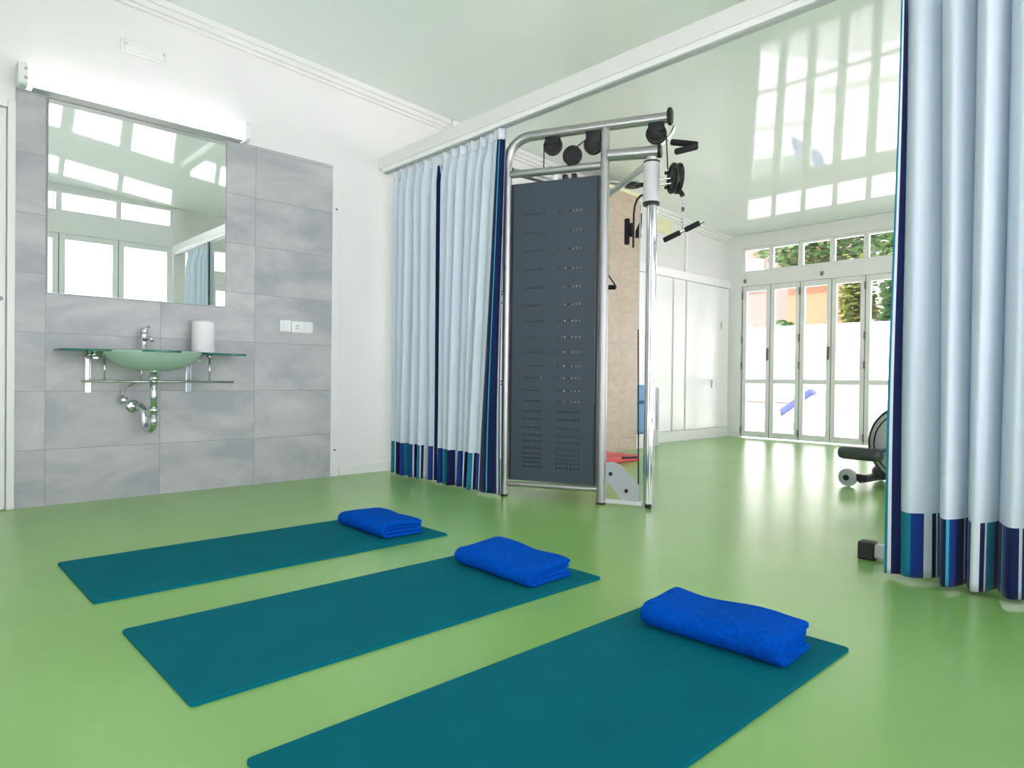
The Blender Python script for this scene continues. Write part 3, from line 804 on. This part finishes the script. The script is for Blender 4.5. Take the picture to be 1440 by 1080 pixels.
make_curtain(-3.82, -3.115, YC-.01, 2.352, .016, 7, .055, 9, 'pale blue curtain with dark striped edge beside grey gym machine', M['curtain'], flip=True, flare=.0, flat=(.075, .235))
make_curtain(-.845, .035, YC-.02, 2.352, .020, 9, .070, 21, 'pale blue striped curtain hanging at right picture edge', M['curtain_b'], flip=False, flare=.034, flat=(.010, .052))

# ------------------------------------------------------------------ cable machine
ML = (-3.144, 2.930, 0); MR = math.radians(23.35)
cm = thing('cable_machine', 'silver cable gym machine with perforated dark panel beside curtain', 'gym machine', ML, MR)
R0 = .022
def part(name, bm, m, p=cm, smooth=40): return obj(name, bm, m, p, smooth)
# bent frame: left upright turning into the top bar
bm = B()
pts = [(-.010, 0, .0), (-.010, 0, 2.14)]
for i in range(1, 11):
    a = PI-(PI/2)*i/10; pts.append((-.010+.155+.155*math.cos(a), 0, 2.14+.155*math.sin(a)))
pts += [(.45, 0, 2.296), (1.005, 0, 2.292)]
rr = [R0]*2+[R0+.004]*(len(pts)-2)
tube(bm, pts, [R0+.010*min(1, max(0, p[2]-2.0)/.2) for p in pts], 18); part('frame_tube', bm, M['silver_paint'])
bm = B(); cyl(bm, (.634, 0, .0), (.634, 0, 2.31), .0275, 20); part('upright_post', bm, M['silver_paint'])
bm = B(); cyl(bm, (.010, 0, 2.066), (.61, 0, 2.058), .024, 16); part('cross_bar', bm, M['silver_paint'])
bm = B(); cyl(bm, (.010, 0, .080), (.61, 0, .088), .0165, 16); part('cross_bar', bm, M['silver_paint'])
bm = B(); cyl(bm, (.655, 0, 2.112), (.955, 0, 2.100), .036, 18); part('stub_arm', bm, M['silver_paint'])
bm = B(); cyl(bm, (.956, 0, 2.100), (.972, 0, 2.100), .038, 18); part('arm_cap', bm, M['black'])
bm = B(); lathe(bm, [(0, 0), (.040, 0), (.050, .006), (.050, .022), (.040, .028), (0, .028)], (1.006, 0, 2.296), 20, 'X'); part('beam_end_cap', bm, M['black'])
for x in (-.010, .634):
    bm = B(); cyl(bm, (x, 0, .0005), (x, 0, .012), .030 if x > .1 else .024, 16); part('foot_pad', bm, M['black'])
for z in (1.32, 1.30, 1.245, .74, .72):
    bm = B(); cyl(bm, (-.038, -.006, z), (-.010, -.024, z), .006, 8); part('frame_bolt', bm, M['grey_metal'])
# perforated panel: rows of slots in two columns of seven
rows_z = [1.799, 1.68, 1.566, 1.447, 1.332, 1.222, 1.12, 1.019, .926, .838, .763, .684, .617, .551, .503, .45, .401, .361, .317, .284, .255, .229, .202]
xs = [.036]; hx = []
def colset(a, b_, n=7, w=.0085):
    for i in range(n):
        c_ = a+(b_-a)*i/(n-1); xs.extend([c_-w/2, c_+w/2]); hx.append((c_-w/2, c_+w/2))
colset(.122, .240); colset(.345, .487); xs.append(.584)
zs = [.112]
for z in sorted(rows_z): zs.extend([z-.0055, z+.0055])
zs.append(1.996)
bm = B()
G = [[bm.verts.new((x, -.004, z)) for x in xs] for z in zs]
for j in range(len(zs)-1):
    zrow = j % 2 == 1
    for i in range(len(xs)-1):
        xcol = any(abs(xs[i]-a) < 1e-6 for a, _ in hx)
        if zrow and xcol: continue
        bm.faces.new((G[j][i], G[j][i+1], G[j+1][i+1], G[j+1][i]))
op = part('perforated_panel', bm, M['panel'], smooth=None)
md = op.modifiers.new('sheet', 'SOLIDIFY'); md.thickness = .003; md.offset = 0
bm = B()
box(bm, (.017, -.003, .108), (.021, .045, 2.000), .001); box(bm, (.597, -.003, .108), (.601, .045, 2.000), .001); box(bm, (.0212, -.003, 1.9975), (.5968, .045, 2.001)); box(bm, (.0212, -.003, .107), (.5968, .045, .1105))
fl = obj('panel_flange', bm, M['panel'], op)
for xa, xb in ((.0212, .0355), (.5845, .5968)):
    bm = B(); box(bm, (xa, -.003, .112), (xb, .020, 1.996), .001); obj('panel_edge', bm, M['black'], op)
for x in (.30, .36, .42):
    bm = B(); box(bm, (x, .0, 2.0015), (x+.03, .03, 2.032), .003); part('panel_clip', bm, M['black'] if x > .33 else M['white_plastic'])
# weight stack behind the panel
ws = None
bm = B()
box(bm, (-.02, .30, .10), (.318, .315, 1.98), .002); part('rear_cover', bm, M['dark_iron'])
for k in range(14):
    z = .115+k*.034
    bm = B(); box(bm, (.07, .14, z), (.545, .26, z+.031), .004); part('weight_plate', bm, M['dark_iron'])
for x in (.17, .31):
    bm = B(); cyl(bm, (x, .20, .592), (x, .20, 2.05), .012, 12); part('guide_rod', bm, M['chrome'])
# chrome column with sleeve
bm = B(); cyl(bm, (.921, 0, .028), (.921, 0, 1.80), .0315, 28); part('chrome_column', bm, M['chrome'])
bm = B(); cyl(bm, (.921, 0, .0005), (.921, 0, .028), .020, 16); part('foot_pad', bm, M['black'])
bm = B(); cyl(bm, (.916, 0, 1.805), (.916, 0, 2.035), .047, 28); sl = part('slide_sleeve', bm, M['sleeve'])
for z0, z1 in ((1.788, 1.805), (2.035, 2.045)):
    bm = B(); cyl(bm, (.916, 0, z0), (.916, 0, z1), .0485, 28); obj('sleeve_ring', bm, M['black'], sl, 40)
bm = B(); cyl(bm, (.916, 0, 2.0452), (.916, 0, 2.07), .03, 20); part('column_top', bm, M['sleeve'])
# gusset plate with bolts, base bar
bm = B(); prism(bm, [(.665, .255), (.70, .262), (.745, .25), (.80, .19), (.865, .135), (.865, .034), (.765, .034), (.72, .085), (.665, .15)], -.004, .004); g = part('gusset_plate', bm, M['light_grey'], smooth=None)
for x, z in ((.694, .189), (.791, .093)):
    bm = B(); cyl(bm, (x, -.0042, z), (x, -.014, z), .012, 6); obj('gusset_bolt', bm, M['black'], g)
bm = B(); box(bm, (.66, -.02, .012), (.888, .02, .034), .003); part('base_bar', bm, M['sleeve'])
# low cable beside the column and its hook
bm = B(); cyl(bm, (.862, .0, .135), (.849, .0, 1.06), .0045, 8); part('cable', bm, M['black'])
bm = B(); cyl(bm, (.849, .0, 1.06), (.852, .0, 1.80), .004, 8); part('cable', bm, M['silver_paint'])
bm = B(); box(bm, (.76, -.012, .287), (.855, .012, .299), .003, rot=(0, -.10, 0)); part('cable_lever', bm, M['black'])
# pulleys on the top bar: wheel with hub and spokes
def pulley(x, y, z, r, w, axis='Y', name='pulley'):
    bm = B()
    prof = [(.012, -w/2), (r*.55, -w/2), (r*.62, -w*.30), (r*.8, -w*.30), (r*.86, -w/2), (r, -w/2), (r, -w*.32), (r*.88, 0), (r, w*.32), (r, w/2), (r*.86, w/2), (r*.8, w*.30), (r*.62, w*.30), (r*.55, w/2), (.012, w/2)]
    lathe(bm, prof, (x, y, z), 36, axis)
    p = part(name, bm, M['black'])
    bm = B()
    d = Vector((0, 1, 0)) if axis == 'Y' else Vector((1, 0, 0))
    c_ = Vector((x, y, z)); cyl(bm, c_-d*(w/2+.006), c_+d*(w/2+.006), .011, 12); obj('pulley_axle', bm, M['dark_iron'], p, 40)
    return p
for x, z in ((.296, 2.217), (.425, 2.140), (.560, 2.190), (.940, 2.206)):
    pulley(x, 0, z, .060, .026)
for x, z0 in ((.296, 2.225), (.560, 2.20), (.940, 2.215)):
    bm = B(); box(bm, (x-.045, -.020, z0), (x+.045, -.015, 2.285), .002); box(bm, (x-.045, .015, z0), (x+.045, .020, 2.285), .002); part('pulley_bracket', bm, M['black'])
bm = B(); box(bm, (.40, -.02, 2.07), (.45, -.015, 2.15)); box(bm, (.40, .015, 2.07), (.45, .02, 2.15)); part('pulley_bracket', bm, M['black'])
bm = B(); cyl(bm, (.237, 0, 2.21), (.237, 0, 2.078), .004, 8); part('cable', bm, M['black'])
bm = B(); cyl(bm, (.455, 0, 2.193), (.530, 0, 2.240), .004, 8); part('cable', bm, M['black'])
bm = B(); cyl(bm, (.998, 0, 2.205), (1.010, 0, 1.99), .004, 8); part('cable', bm, M['black'])
# swivel pulley at the sleeve
sp = pulley(1.055, -.005, 1.930, .088, .040, 'X', 'swivel_pulley')
for v in sp.data.vertices:                       # squat disc turned a little towards the room
    c_ = Vector((1.055, -.005, 1.930)); v.co = Matrix.Rotation(math.radians(32), 3, 'Z') @ (v.co-c_)+c_
for v in sp.children[0].data.vertices:
    c_ = Vector((1.055, -.005, 1.930)); v.co = Matrix.Rotation(math.radians(32), 3, 'Z') @ (v.co-c_)+c_
for z in (1.935, 1.905):
    bm = B(); cyl(bm, (.955, 0, z), (1.05, 0, z), .006, 10); part('swivel_pin', bm, M['chrome'])
for z in (1.962, 1.878):
    bm = B(); cyl(bm, (1.00, -.02, z), (1.02, -.03, z), .010, 8); part('swivel_knob', bm, M['black'])
bm = B(); tube(bm, [(1.075, -.01, 1.86), (1.095, -.015, 1.835), (1.10, -.015, 1.82)], .014, 10); part('cable_stop', bm, M['black'])
# chain with a snap link and the hanging handle bar
bm = B()
for k in range(8):
    z = 1.806-k*.021
    ring = [(1.101+(.006*math.cos(a) if k % 2 == 0 else 0), -.015+(.006*math.cos(a) if k % 2 else 0), z+.014*math.sin(a)) for a in [2*PI*i/12 for i in range(12)]]
    tube(bm, ring, .0022, 6, closed=True)
part('chain', bm, M['chrome'])
bm = B(); box(bm, (1.094, -.022, 1.735), (1.110, -.008, 1.756), .003); part('snap_link', bm, M['black'])
# handle bar: two foam grips on a steel bar
a0, a1 = Vector((.995, -.02, 1.572)), Vector((1.222, -.02, 1.668)); dv = (a1-a0)
bm = B(); cyl(bm, a0, a1, .0095, 12); bar = part('handle_bar', bm, M['chrome'])
for u0, u1 in ((0.0, .42), (.53, .90)):
    bm = B(); tube(bm, [a0+dv*u0, a0+dv*(u0+.02), a0+dv*(u1-.02), a0+dv*u1], [.012, .0155, .0155, .012], 14); obj('foam_grip', bm, M['black_foam'], bar)
bm = B(); cyl(bm, a0+dv*.47+Vector((0, 0, .0)), a0+dv*.47+Vector((0, 0, .025)), .006, 8); obj('bar_eye', bm, M['chrome'], bar)
# V shaped pull-up grip on a bent tube
bm = B(); tube(bm, [(.930, .03, 2.135), (.985, .05, 2.175), (1.02, .06, 2.22), (1.035, .06, 2.26)], .011, 12); part('grip_tube', bm, M['chrome'])
for a, b_ in (((1.015, .05, 2.165), (1.170, .07, 2.135)), ((1.050, .0, 2.085), (1.168, .06, 2.122))):
    a = Vector(a); b_ = Vector(b_); bm = B(); tube(bm, [a, a.lerp(b_, .05), a.lerp(b_, .95), b_], [.012, .0185, .0185, .014], 14); part('pull_up_grip', bm, M['black_foam'])
# rear tower seen between post and column
bm = B(); cyl(bm, (.66, .56, 2.052) if False else (.506, .60, 2.052), (.875, .05, 2.046), .021, 16); part('brace_tube', bm, M['sleeve'])
bm = B(); cyl(bm, (.01, .02, 2.095), (.42, .70, 2.072), .024, 16); part('brace_tube', bm, M['silver_paint'])
bm = B(); cyl(bm, (.415, .75, 0), (.415, .75, 2.10), .0275, 18); part('upright_post', bm, M['silver_paint'])
bm = B(); cyl(bm, (.43, .745, 2.075), (.51, .60, 2.052), .021, 14); part('brace_tube', bm, M['silver_paint'])
bm = B(); cyl(bm, (.42, .75, 2.19), (.64, .90, 2.19), .018, 14); part('stub_arm', bm, M['silver_paint'])
bm = B(); cyl(bm, (.415, .75, 2.10), (.415, .75, 2.21), .0275, 18); part('upright_post', bm, M['silver_paint'])
bm = B(); lathe(bm, [(0, -.012), (.058, -.012), (.06, -.006), (.05, .008), (.028, .020), (0, .022)], (.600, .885, 2.178), 28); part('top_pulley', bm, M['black'])
bm = B(); box(bm, (.62, .86, 2.160), (.685, .90, 2.185), .004); part('pulley_bracket', bm, M['black'])
bm = B(); tube(bm, [(.69, .84, 2.085), (.665, .85, 2.088), (.637, .86, 2.065), (.618, .87, 2.02), (.612, .87, 1.96), (.610, .87, 1.72)], .008, 10); part('cable', bm, M['black'])
bm = B(); box(bm, (.545, .855, 1.745), (.582, .895, 1.935), .008); cr_ = part('cable_carriage', bm, M['black'])
bm = B(); box(bm, (.5825, .858, 1.80), (.612, .892, 1.90), .006); obj('carriage_block', bm, M['dark_iron'], cr_)
bm = B(); tube(bm, [(.655, .83, 1.78), (.655, .83, 1.83), (.675, .81, 1.88), (.68, .81, 1.95)], [.022, .02, .010, .006], 10); part('cable_stop', bm, M['black'])
bm = B(); tube(bm, [(.428, .86, 1.60), (.428, .86, 1.53), (.486, .86, 1.447), ], .0055, 8); tube(bm, [(.428, .86, 1.53), (.405, .86, 1.447)], .0055, 8); st_ = part('handle_strap', bm, M['black'])
bm = B(); tube(bm, [(.40, .86, 1.437), (.41, .86, 1.437), (.480, .86, 1.437), (.49, .86, 1.437)], [.012, .0175, .0175, .012], 12); obj('handle_grip', bm, M['black_foam'], st_)
bm = B(); cyl(bm, (.424, .86, 1.64), (.424, .86, 1.80), .008, 8); part('cable', bm, M['black'])
bm = B()
for x, y, r_ in ((.415, .75, .0275),): cyl(bm, (x, y, .0004), (x, y, .01), .03, 16)
part('foot_pad', bm, M['black'])

# ------------------------------------------------------------------ things beyond
# red padded mat behind the machine
bm = B(); box(bm, (-4.27, 4.66, .0006), (-3.70, 5.16, .055), .012)
for v in bm.verts: pass
o = tag(obj('red_mat', bm, M['red']), 'red padded mat on floor between machine and beige pillar', 'mat')
# white carton with print down the side
t = thing('carton', 'tall white carton with dark print leaning at far left wall', 'box', (-4.47, 6.49, 0), math.radians(42))
bm = B(); box(bm, (-.085, -.03, 0), (.062, .07, .66), .006); obj('carton_body', bm, M['carton'], t)
rnd = random.Random(4)
for cx, n, sc in ((-.030, 30, 1.), (.004, 22, .8), (.036, 34, .45)):
    z = .52; bm = B()
    for k in range(n):
        w = rnd.uniform(.006, .018)*sc; hh = rnd.uniform(.004, .011)
        z -= hh+.0035
        if z < .17: break
        box(bm, (cx-w/2, -.0312, z), (cx+w/2, -.0304, z+hh))
    obj('carton_print', bm, M['ink'], t)
bm = B(); box(bm, (-.075, -.005, .6605), (.052, .05, .68), .004); obj('carton_lid', bm, M['white_plastic'], t)
# blue padded block behind the carton, on a white base
t = thing('padded_block', 'light blue padded block on white base behind chrome column', 'exercise cushion', (-4.45, 6.125, 0), 0)
bm = B(); box(bm, (-.11, -.15, 0), (.11, .15, .16), .01); obj('block_base', bm, M['white_plastic'], t)
bm = B(); box(bm, (-.10, -.155, .161), (.11, .155, .50), .03, 3); box(bm, (-.09, -.12, .501), (.09, .14, .70), .04, 3); obj('block_pad', bm, M['sky_blue'], t)

# elliptical / bike behind the right curtain
el = thing('exercise_bike', 'grey exercise bike with round flywheel cover behind right curtain', 'exercise bike', (-1.86, 5.17, 0), math.radians(-8))
def ep(name, bm, m, p=el, smooth=40): return obj(name, bm, m, p, smooth)
bm = B(); cyl(bm, (.115, -.03, .060), (.115, .46, .060), .028, 16); ep('front_stabiliser', bm, M['dark_grey'])
for y in (-.045, .445):
    bm = B(); lathe(bm, [(0, -.022), (.040, -.022), (.062, -.016), (.064, .016), (.040, .022), (0, .022)], (.03, y, .0645), 28, 'Y'); w_ = ep('transport_wheel', bm, M['light_grey'])
    bm = B(); cyl(bm, (.03, y-.026, .0645), (.03, y+.026, .0645), .022, 16); obj('wheel_hub', bm, M['black'], w_, 40)
    bm = B(); box(bm, (.03, y+.005 if y < 0 else y-.045, .045), (.15, y+.045 if y < 0 else y-.005, .095), .01); ep('wheel_arm', bm, M['black'])
bm = B(); box(bm, (.10, .17, .05), (1.25, .25, .13), .012); ep('base_rail', bm, M['dark_grey'])
bm = B(); cyl(bm, (1.22, -.03, .055), (1.22, .46, .055), .0275, 16); ep('rear_stabiliser', bm, M['dark_grey'])
for y in (-.05, .44):
    bm = B(); box(bm, (1.185, y, .001), (1.255, y+.05, .10), .012); ep('stabiliser_foot', bm, M['black'])
# flywheel housing
fc = (.398, .10, .325)
bm = B(); lathe(bm, [(0, -.055), (.150, -.055), (.165, -.060), (.235, -.060), (.262, -.040), (.268, 0), (.262, .06), (.235, .08), (0, .08)], fc, 56, 'Y'); hs = ep('flywheel_cover', bm, M['disc_grey'])
bm = B(); lathe(bm, [(.268, -.036), (.283, -.030), (.285, .04), (.268, .05)], fc, 56, 'Y', 0, False); obj('cover_rim', bm, M['dark_grey'], hs, 40)
bm = B(); lathe(bm, [(.221, -.0602), (.221, -.063), (.229, -.063), (.229, -.0602)], fc, 56, 'Y', 0, False); obj('cover_groove', bm, M['black'], hs, 40)
bm = B(); lathe(bm, [(0, -.058), (.135, -.058), (.140, -.0552)], fc, 40, 'Y'); obj('cover_centre', bm, M['dark_grey'], hs, 40)
# cranks and pedals
bm = B(); tube(bm, [(fc[0], fc[1]-.075, fc[2]), (fc[0]-.17, fc[1]-.085, fc[2]-.055)], .014, 10); tube(bm, [(fc[0], fc[1]-.09, fc[2]), (fc[0], fc[1]+.10, fc[2])], .018, 12); tube(bm, [(fc[0], fc[1]+.09, fc[2]), (fc[0]+.17, fc[1]+.10, fc[2]+.055)], .014, 10); ep('crank', bm, M['grey_metal'])
bm = B(); box(bm, (fc[0]-.43, fc[1]-.20, fc[2]-.125), (fc[0]-.13, fc[1]-.09, fc[2]-.035), .035, 3); ep('pedal', bm, M['dark_grey'])
bm = B(); box(bm, (fc[0]+.10, fc[1]+.11, fc[2]+.03), (fc[0]+.30, fc[1]+.21, fc[2]+.07), .015, 2); ep('pedal', bm, M['dark_grey'])
bm = B(); tube(bm, [(.62, .21, .12), (.62, .21, .55), (.66, .21, 1.05)], [.045, .035, .03], 14); ep('seat_post', bm, M['dark_grey'])
bm = B(); lathe(bm, [(0, 0), (.10, .005), (.125, .035), (.11, .06), (0, .075)], (.72, .21, 1.05), 24); ep('saddle', bm, M['black_foam'])
# bench frame foot by the right curtain
bn = thing('weight_bench', 'silver tube bench frame with black foot cap beside right curtain', 'bench', (-.990, 3.065, 0), math.radians(4))
bm = B(); box(bm, (.0, .0, .012), (.62, .05, .068), .004); obj('base_tube', bm, M['silver_paint'], bn)
bm = B(); box(bm, (-.062, -.006, .0006), (.004, .056, .076), .006); obj('foot_cap', bm, M['black'], bn)
bm = B(); box(bm, (.616, -.006, .0006), (.675, .056, .076), .006); obj('foot_cap', bm, M['black'], bn)
bm = B(); box(bm, (.28, .05, .012), (.33, 1.05, .068), .004); obj('base_tube', bm, M['silver_paint'], bn)
bm = B(); box(bm, (.285, .20, .068), (.325, .24, .40), .004); box(bm, (.285, .85, .068), (.325, .89, .40), .004); obj('bench_leg', bm, M['silver_paint'], bn)
bm = B(); box(bm, (.18, .12, .401), (.43, 1.15, .46), .02, 3); obj('bench_pad', bm, M['black_foam'], bn)

# ------------------------------------------------------------------ garden beyond the far doors
bm = B(); box(bm, (-30, -12, -.30), (22, 40, -.125)); tag(obj('ground_terrace', bm, M['paving']), 'pale paved terrace outside the glass doors', 'terrace', None, 'structure')
bm = B(); box(bm, (-16, 13.4, -.125), (6, 13.65, 1.84)); box(bm, (-16, 13.36, 1.84), (6, 13.69, 1.885)); tag(obj('garden_wall', bm, M['garden_wall']), 'white rendered garden wall across the terrace', 'garden wall', None, 'structure')
bm = B(); box(bm, (-1.0, 13.2, -.125), (5.9, 13.38, 2.35)); tag(obj('garden_wall', bm, M['garden_wall']), 'taller white wall block at right end of garden', 'garden wall', None, 'structure')
def house(label, x0, y0, x1, y1, h, m, wins, seed):
    t = thing('house', label, 'house', (x0, y0, -.125))
    bm = B(); box(bm, (0, 0, 0), (x1-x0, y1-y0, h)); obj('house_walls', bm, m, t)
    w, d = x1-x0, y1-y0
    bm = B(); prism(bm, [(-.3, h), (w+.3, h), (w/2, h+1.6)], -.3, d+.3, 'XZ'); obj('roof', bm, M['roof_tile'], t)
    for wx, wz in wins:
        bm = B(); box(bm, (wx, -.05, wz), (wx+.8, .05, wz+1.1), .01); f = obj('window', bm, M['lounger'], t)
        bm = B(); box(bm, (wx+.08, -.07, wz+.08), (wx+.72, -.051, wz+1.02)); obj('pane', bm, M['grey_plastic'], f)
    return t
house('pale pink house beyond garden wall, seen through far doors', -16.5, 22.0, -9.6, 28, 6.3, M['house_b'], [(1.2, 1.6), (4.6, 1.8), (5.0, 4.0)], 1)
house('orange house beyond garden wall behind middle far door', -9.2, 20.5, -7.75, 21.0, 4.3, M['house'], [(.35, .7)], 2)
def tree(label, x, y, h, cr, crz, zc, m, n, seed, size=.20, ox=0.):
    rnd = random.Random(seed)
    t = thing('tree', label, 'tree', (x, y, -.125))
    bm = B(); tube(bm, [(0, 0, 0), (.05, .02, h*.3), (-.03+ox*.4, .05, h*.6), (ox, 0, h*.85)], [.14, .11, .08, .03], 10)
    for k in range(6):
        a = k*1.05; tube(bm, [(ox*.5, 0, h*.62+.05*k), (ox+math.cos(a)*cr*.5, math.sin(a)*cr*.5, h*.68+.06*k)], [.05, .02], 6)
    obj('trunk', bm, M['bark'], t)
    bm = B()
    for i in range(n):
        while True:
            p = Vector((rnd.uniform(-1, 1), rnd.uniform(-1, 1), rnd.uniform(-1, 1)))
            if .35 < p.length < 1: break
        lump = 1+.25*math.sin(5*p.x+seed)*math.cos(4*p.z)
        p = Vector((ox+p.x*cr*lump, p.y*cr*lump, zc+p.z*crz*lump))
        s = size*rnd.uniform(.6, 1.3)
        q = Matrix.Rotation(rnd.uniform(0, 6.3), 3, 'Z') @ Matrix.Rotation(rnd.uniform(-1.2, 1.2), 3, 'X')
        vs = [bm.verts.new(p+q @ Vector(v)*s) for v in ((-.5, 0, 0), (0, -.28, .05), (.55, 0, 0), (0, .28, .05))]
        bm.faces.new(vs)
    obj('crown', bm, m, t)
tree('dense dark green tree behind fifth far door', -4.25, 15.7, 5.2, .86, 2.1, 2.9, M['leaf_a'], 5200, 3)
tree('yellow-green slim tree between orange house and dense green tree', -5.55, 15.9, 4.2, .42, 1.5, 2.3, M['leaf_b'], 1500, 8)
tree('tall green tree behind the far transom windows', -5.45, 17.7, 5.6, 1.5, .85, 4.45, M['leaf_a'], 3000, 12, .20, -1.55)
tree('broad green tree behind right end of garden wall', -.2, 16.5, 5.0, 1.7, 2.2, 2.9, M['leaf_a'], 4200, 17)
tree('low yellow-green shrub over garden wall at left', -8.9, 15.6, 2.3, .75, .5, 1.95, M['leaf_b'], 1100, 21)
tree('low green shrub over garden wall under orange house', -6.75, 15.2, 2.3, .5, .3, 1.95, M['leaf_a'], 600, 25)

def lounger(label, loc, rot, cush):
    t = thing('sun_lounger', label, 'sun lounger', loc, rot, 'sun loungers on the terrace')
    bm = B(); box(bm, (-.32, -.95, .22), (.32, .35, .27), .015); box(bm, (-.34, -.97, .20), (-.30, .97, .28), .01); box(bm, (.30, -.97, .20), (.34, .97, .28), .01); obj('lounger_frame', bm, M['lounger'], t)
    bm = B(); box(bm, (-.28, -.30, -.02), (.28, .30, .02), .01, rot=(math.radians(38), 0, 0))
    bmesh.ops.translate(bm, verts=bm.verts[:], vec=(0, .60, .45)); obj('lounger_back', bm, M['lounger'], t)
    bm = B(); box(bm, (-.27, -.93, .272), (.27, .34, .39), .03); obj('seat_cushion', bm, M['lounger'], t)
    bm = B(); box(bm, (-.26, -.30, .022), (.26, .30, .14), .03, rot=(math.radians(38), 0, 0))
    bmesh.ops.translate(bm, verts=bm.verts[:], vec=(0, .585, .465)); obj('back_cushion', bm, cush, t)
    for x in (-.30, .30):
        for y in (-.85, .80):
            bm = B(); box(bm, (x-.025, y-.03, 0), (x+.025, y+.03, .22), .005); obj('leg', bm, M['lounger'], t)
    return t
lounger('white sun lounger with violet-blue cushion behind second far door', (-5.45, 11.2, -.125), math.radians(-75), M['cushion'])
lounger('white sun lounger with pale blue cushion behind fourth far door', (-3.55, 10.7, -.125), math.radians(-80), M['cushion_b'])
t = thing('planter_box', 'grey-green planter box behind first far door', 'planter', (-6.0, 12.2, -.125))
bm = B(); box(bm, (-.65, -.2, 0), (.75, .2, .48), .01); obj('planter_body', bm, M['crate_green'], t)
bm = B(); box(bm, (-.62, -.17, .481), (.72, .17, .50)); obj('planter_soil', bm, M['bark'], t)

# ------------------------------------------------------------------ light: sky through the glass, sun over the roof
w = bpy.data.worlds.new('sky'); S.world = w; w.use_nodes = True
nt = w.node_tree
for n in list(nt.nodes): nt.nodes.remove(n)
out = nt.nodes.new('ShaderNodeOutputWorld'); bg = nt.nodes.new('ShaderNodeBackground')
tc = nt.nodes.new('ShaderNodeTexCoord'); ns = nt.nodes.new('ShaderNodeTexNoise'); ns.inputs['Scale'].default_value = 2.2; ns.inputs['Detail'].default_value = 5
cr = nt.nodes.new('ShaderNodeValToRGB'); cr.color_ramp.elements[0].position = .42; cr.color_ramp.elements[1].position = .62
cr.color_ramp.elements[0].color = (.90, .85, 1, 1); cr.color_ramp.elements[1].color = (1, .87, .95, 1)
nt.links.new(tc.outputs['Generated'], ns.inputs['Vector']); nt.links.new(ns.outputs['Fac'], cr.inputs[0]); nt.links.new(cr.outputs[0], bg.inputs[0]); nt.links.new(bg.outputs[0], out.inputs[0])
bg.inputs[1].default_value = 3.9
sd = bpy.data.lights.new('sun', 'SUN'); sd.energy = 13.0; sd.angle = math.radians(1); sd.color = (1, .90, .90)
so = bpy.data.objects.new('sun', sd); COL.objects.link(so)
so.rotation_euler = Vector((.26, .36, -.90)).to_track_quat('-Z', 'Y').to_euler()

# ------------------------------------------------------------------ camera
FPX = 936.4; YAW, PITCH, ROLL = .8129, -.0088, .0115
f = Vector((-math.sin(YAW)*math.cos(PITCH), math.cos(YAW)*math.cos(PITCH), math.sin(PITCH)))
r0 = Vector((math.cos(YAW), math.sin(YAW), 0)); u0 = r0.cross(f)
rv = r0*math.cos(ROLL)+u0*math.sin(ROLL); uv_ = -r0*math.sin(ROLL)+u0*math.cos(ROLL)
cd = bpy.data.cameras.new('camera'); cam = bpy.data.objects.new('camera', cd); COL.objects.link(cam)
mw = Matrix((rv, uv_, -f)).transposed().to_4x4(); mw.translation = Vector((0, 0, .76)); cam.matrix_world = mw
cd.sensor_width = 36; cd.sensor_fit = 'HORIZONTAL'; cd.lens = FPX/1440*36; cd.clip_start = .02; cd.clip_end = 200
S.camera = cam

S.view_settings.view_transform = 'Standard'; S.view_settings.look = 'None'
S.view_settings.exposure = 0.42; S.view_settings.gamma = 1; S.view_settings.use_curve_mapping = False
S.cycles.use_denoising = True
S.cycles.max_bounces = 14; S.cycles.diffuse_bounces = 6; S.cycles.glossy_bounces = 6; S.cycles.transparent_max_bounces = 16; S.cycles.transmission_bounces = 8
S.cycles.sample_clamp_indirect = 8
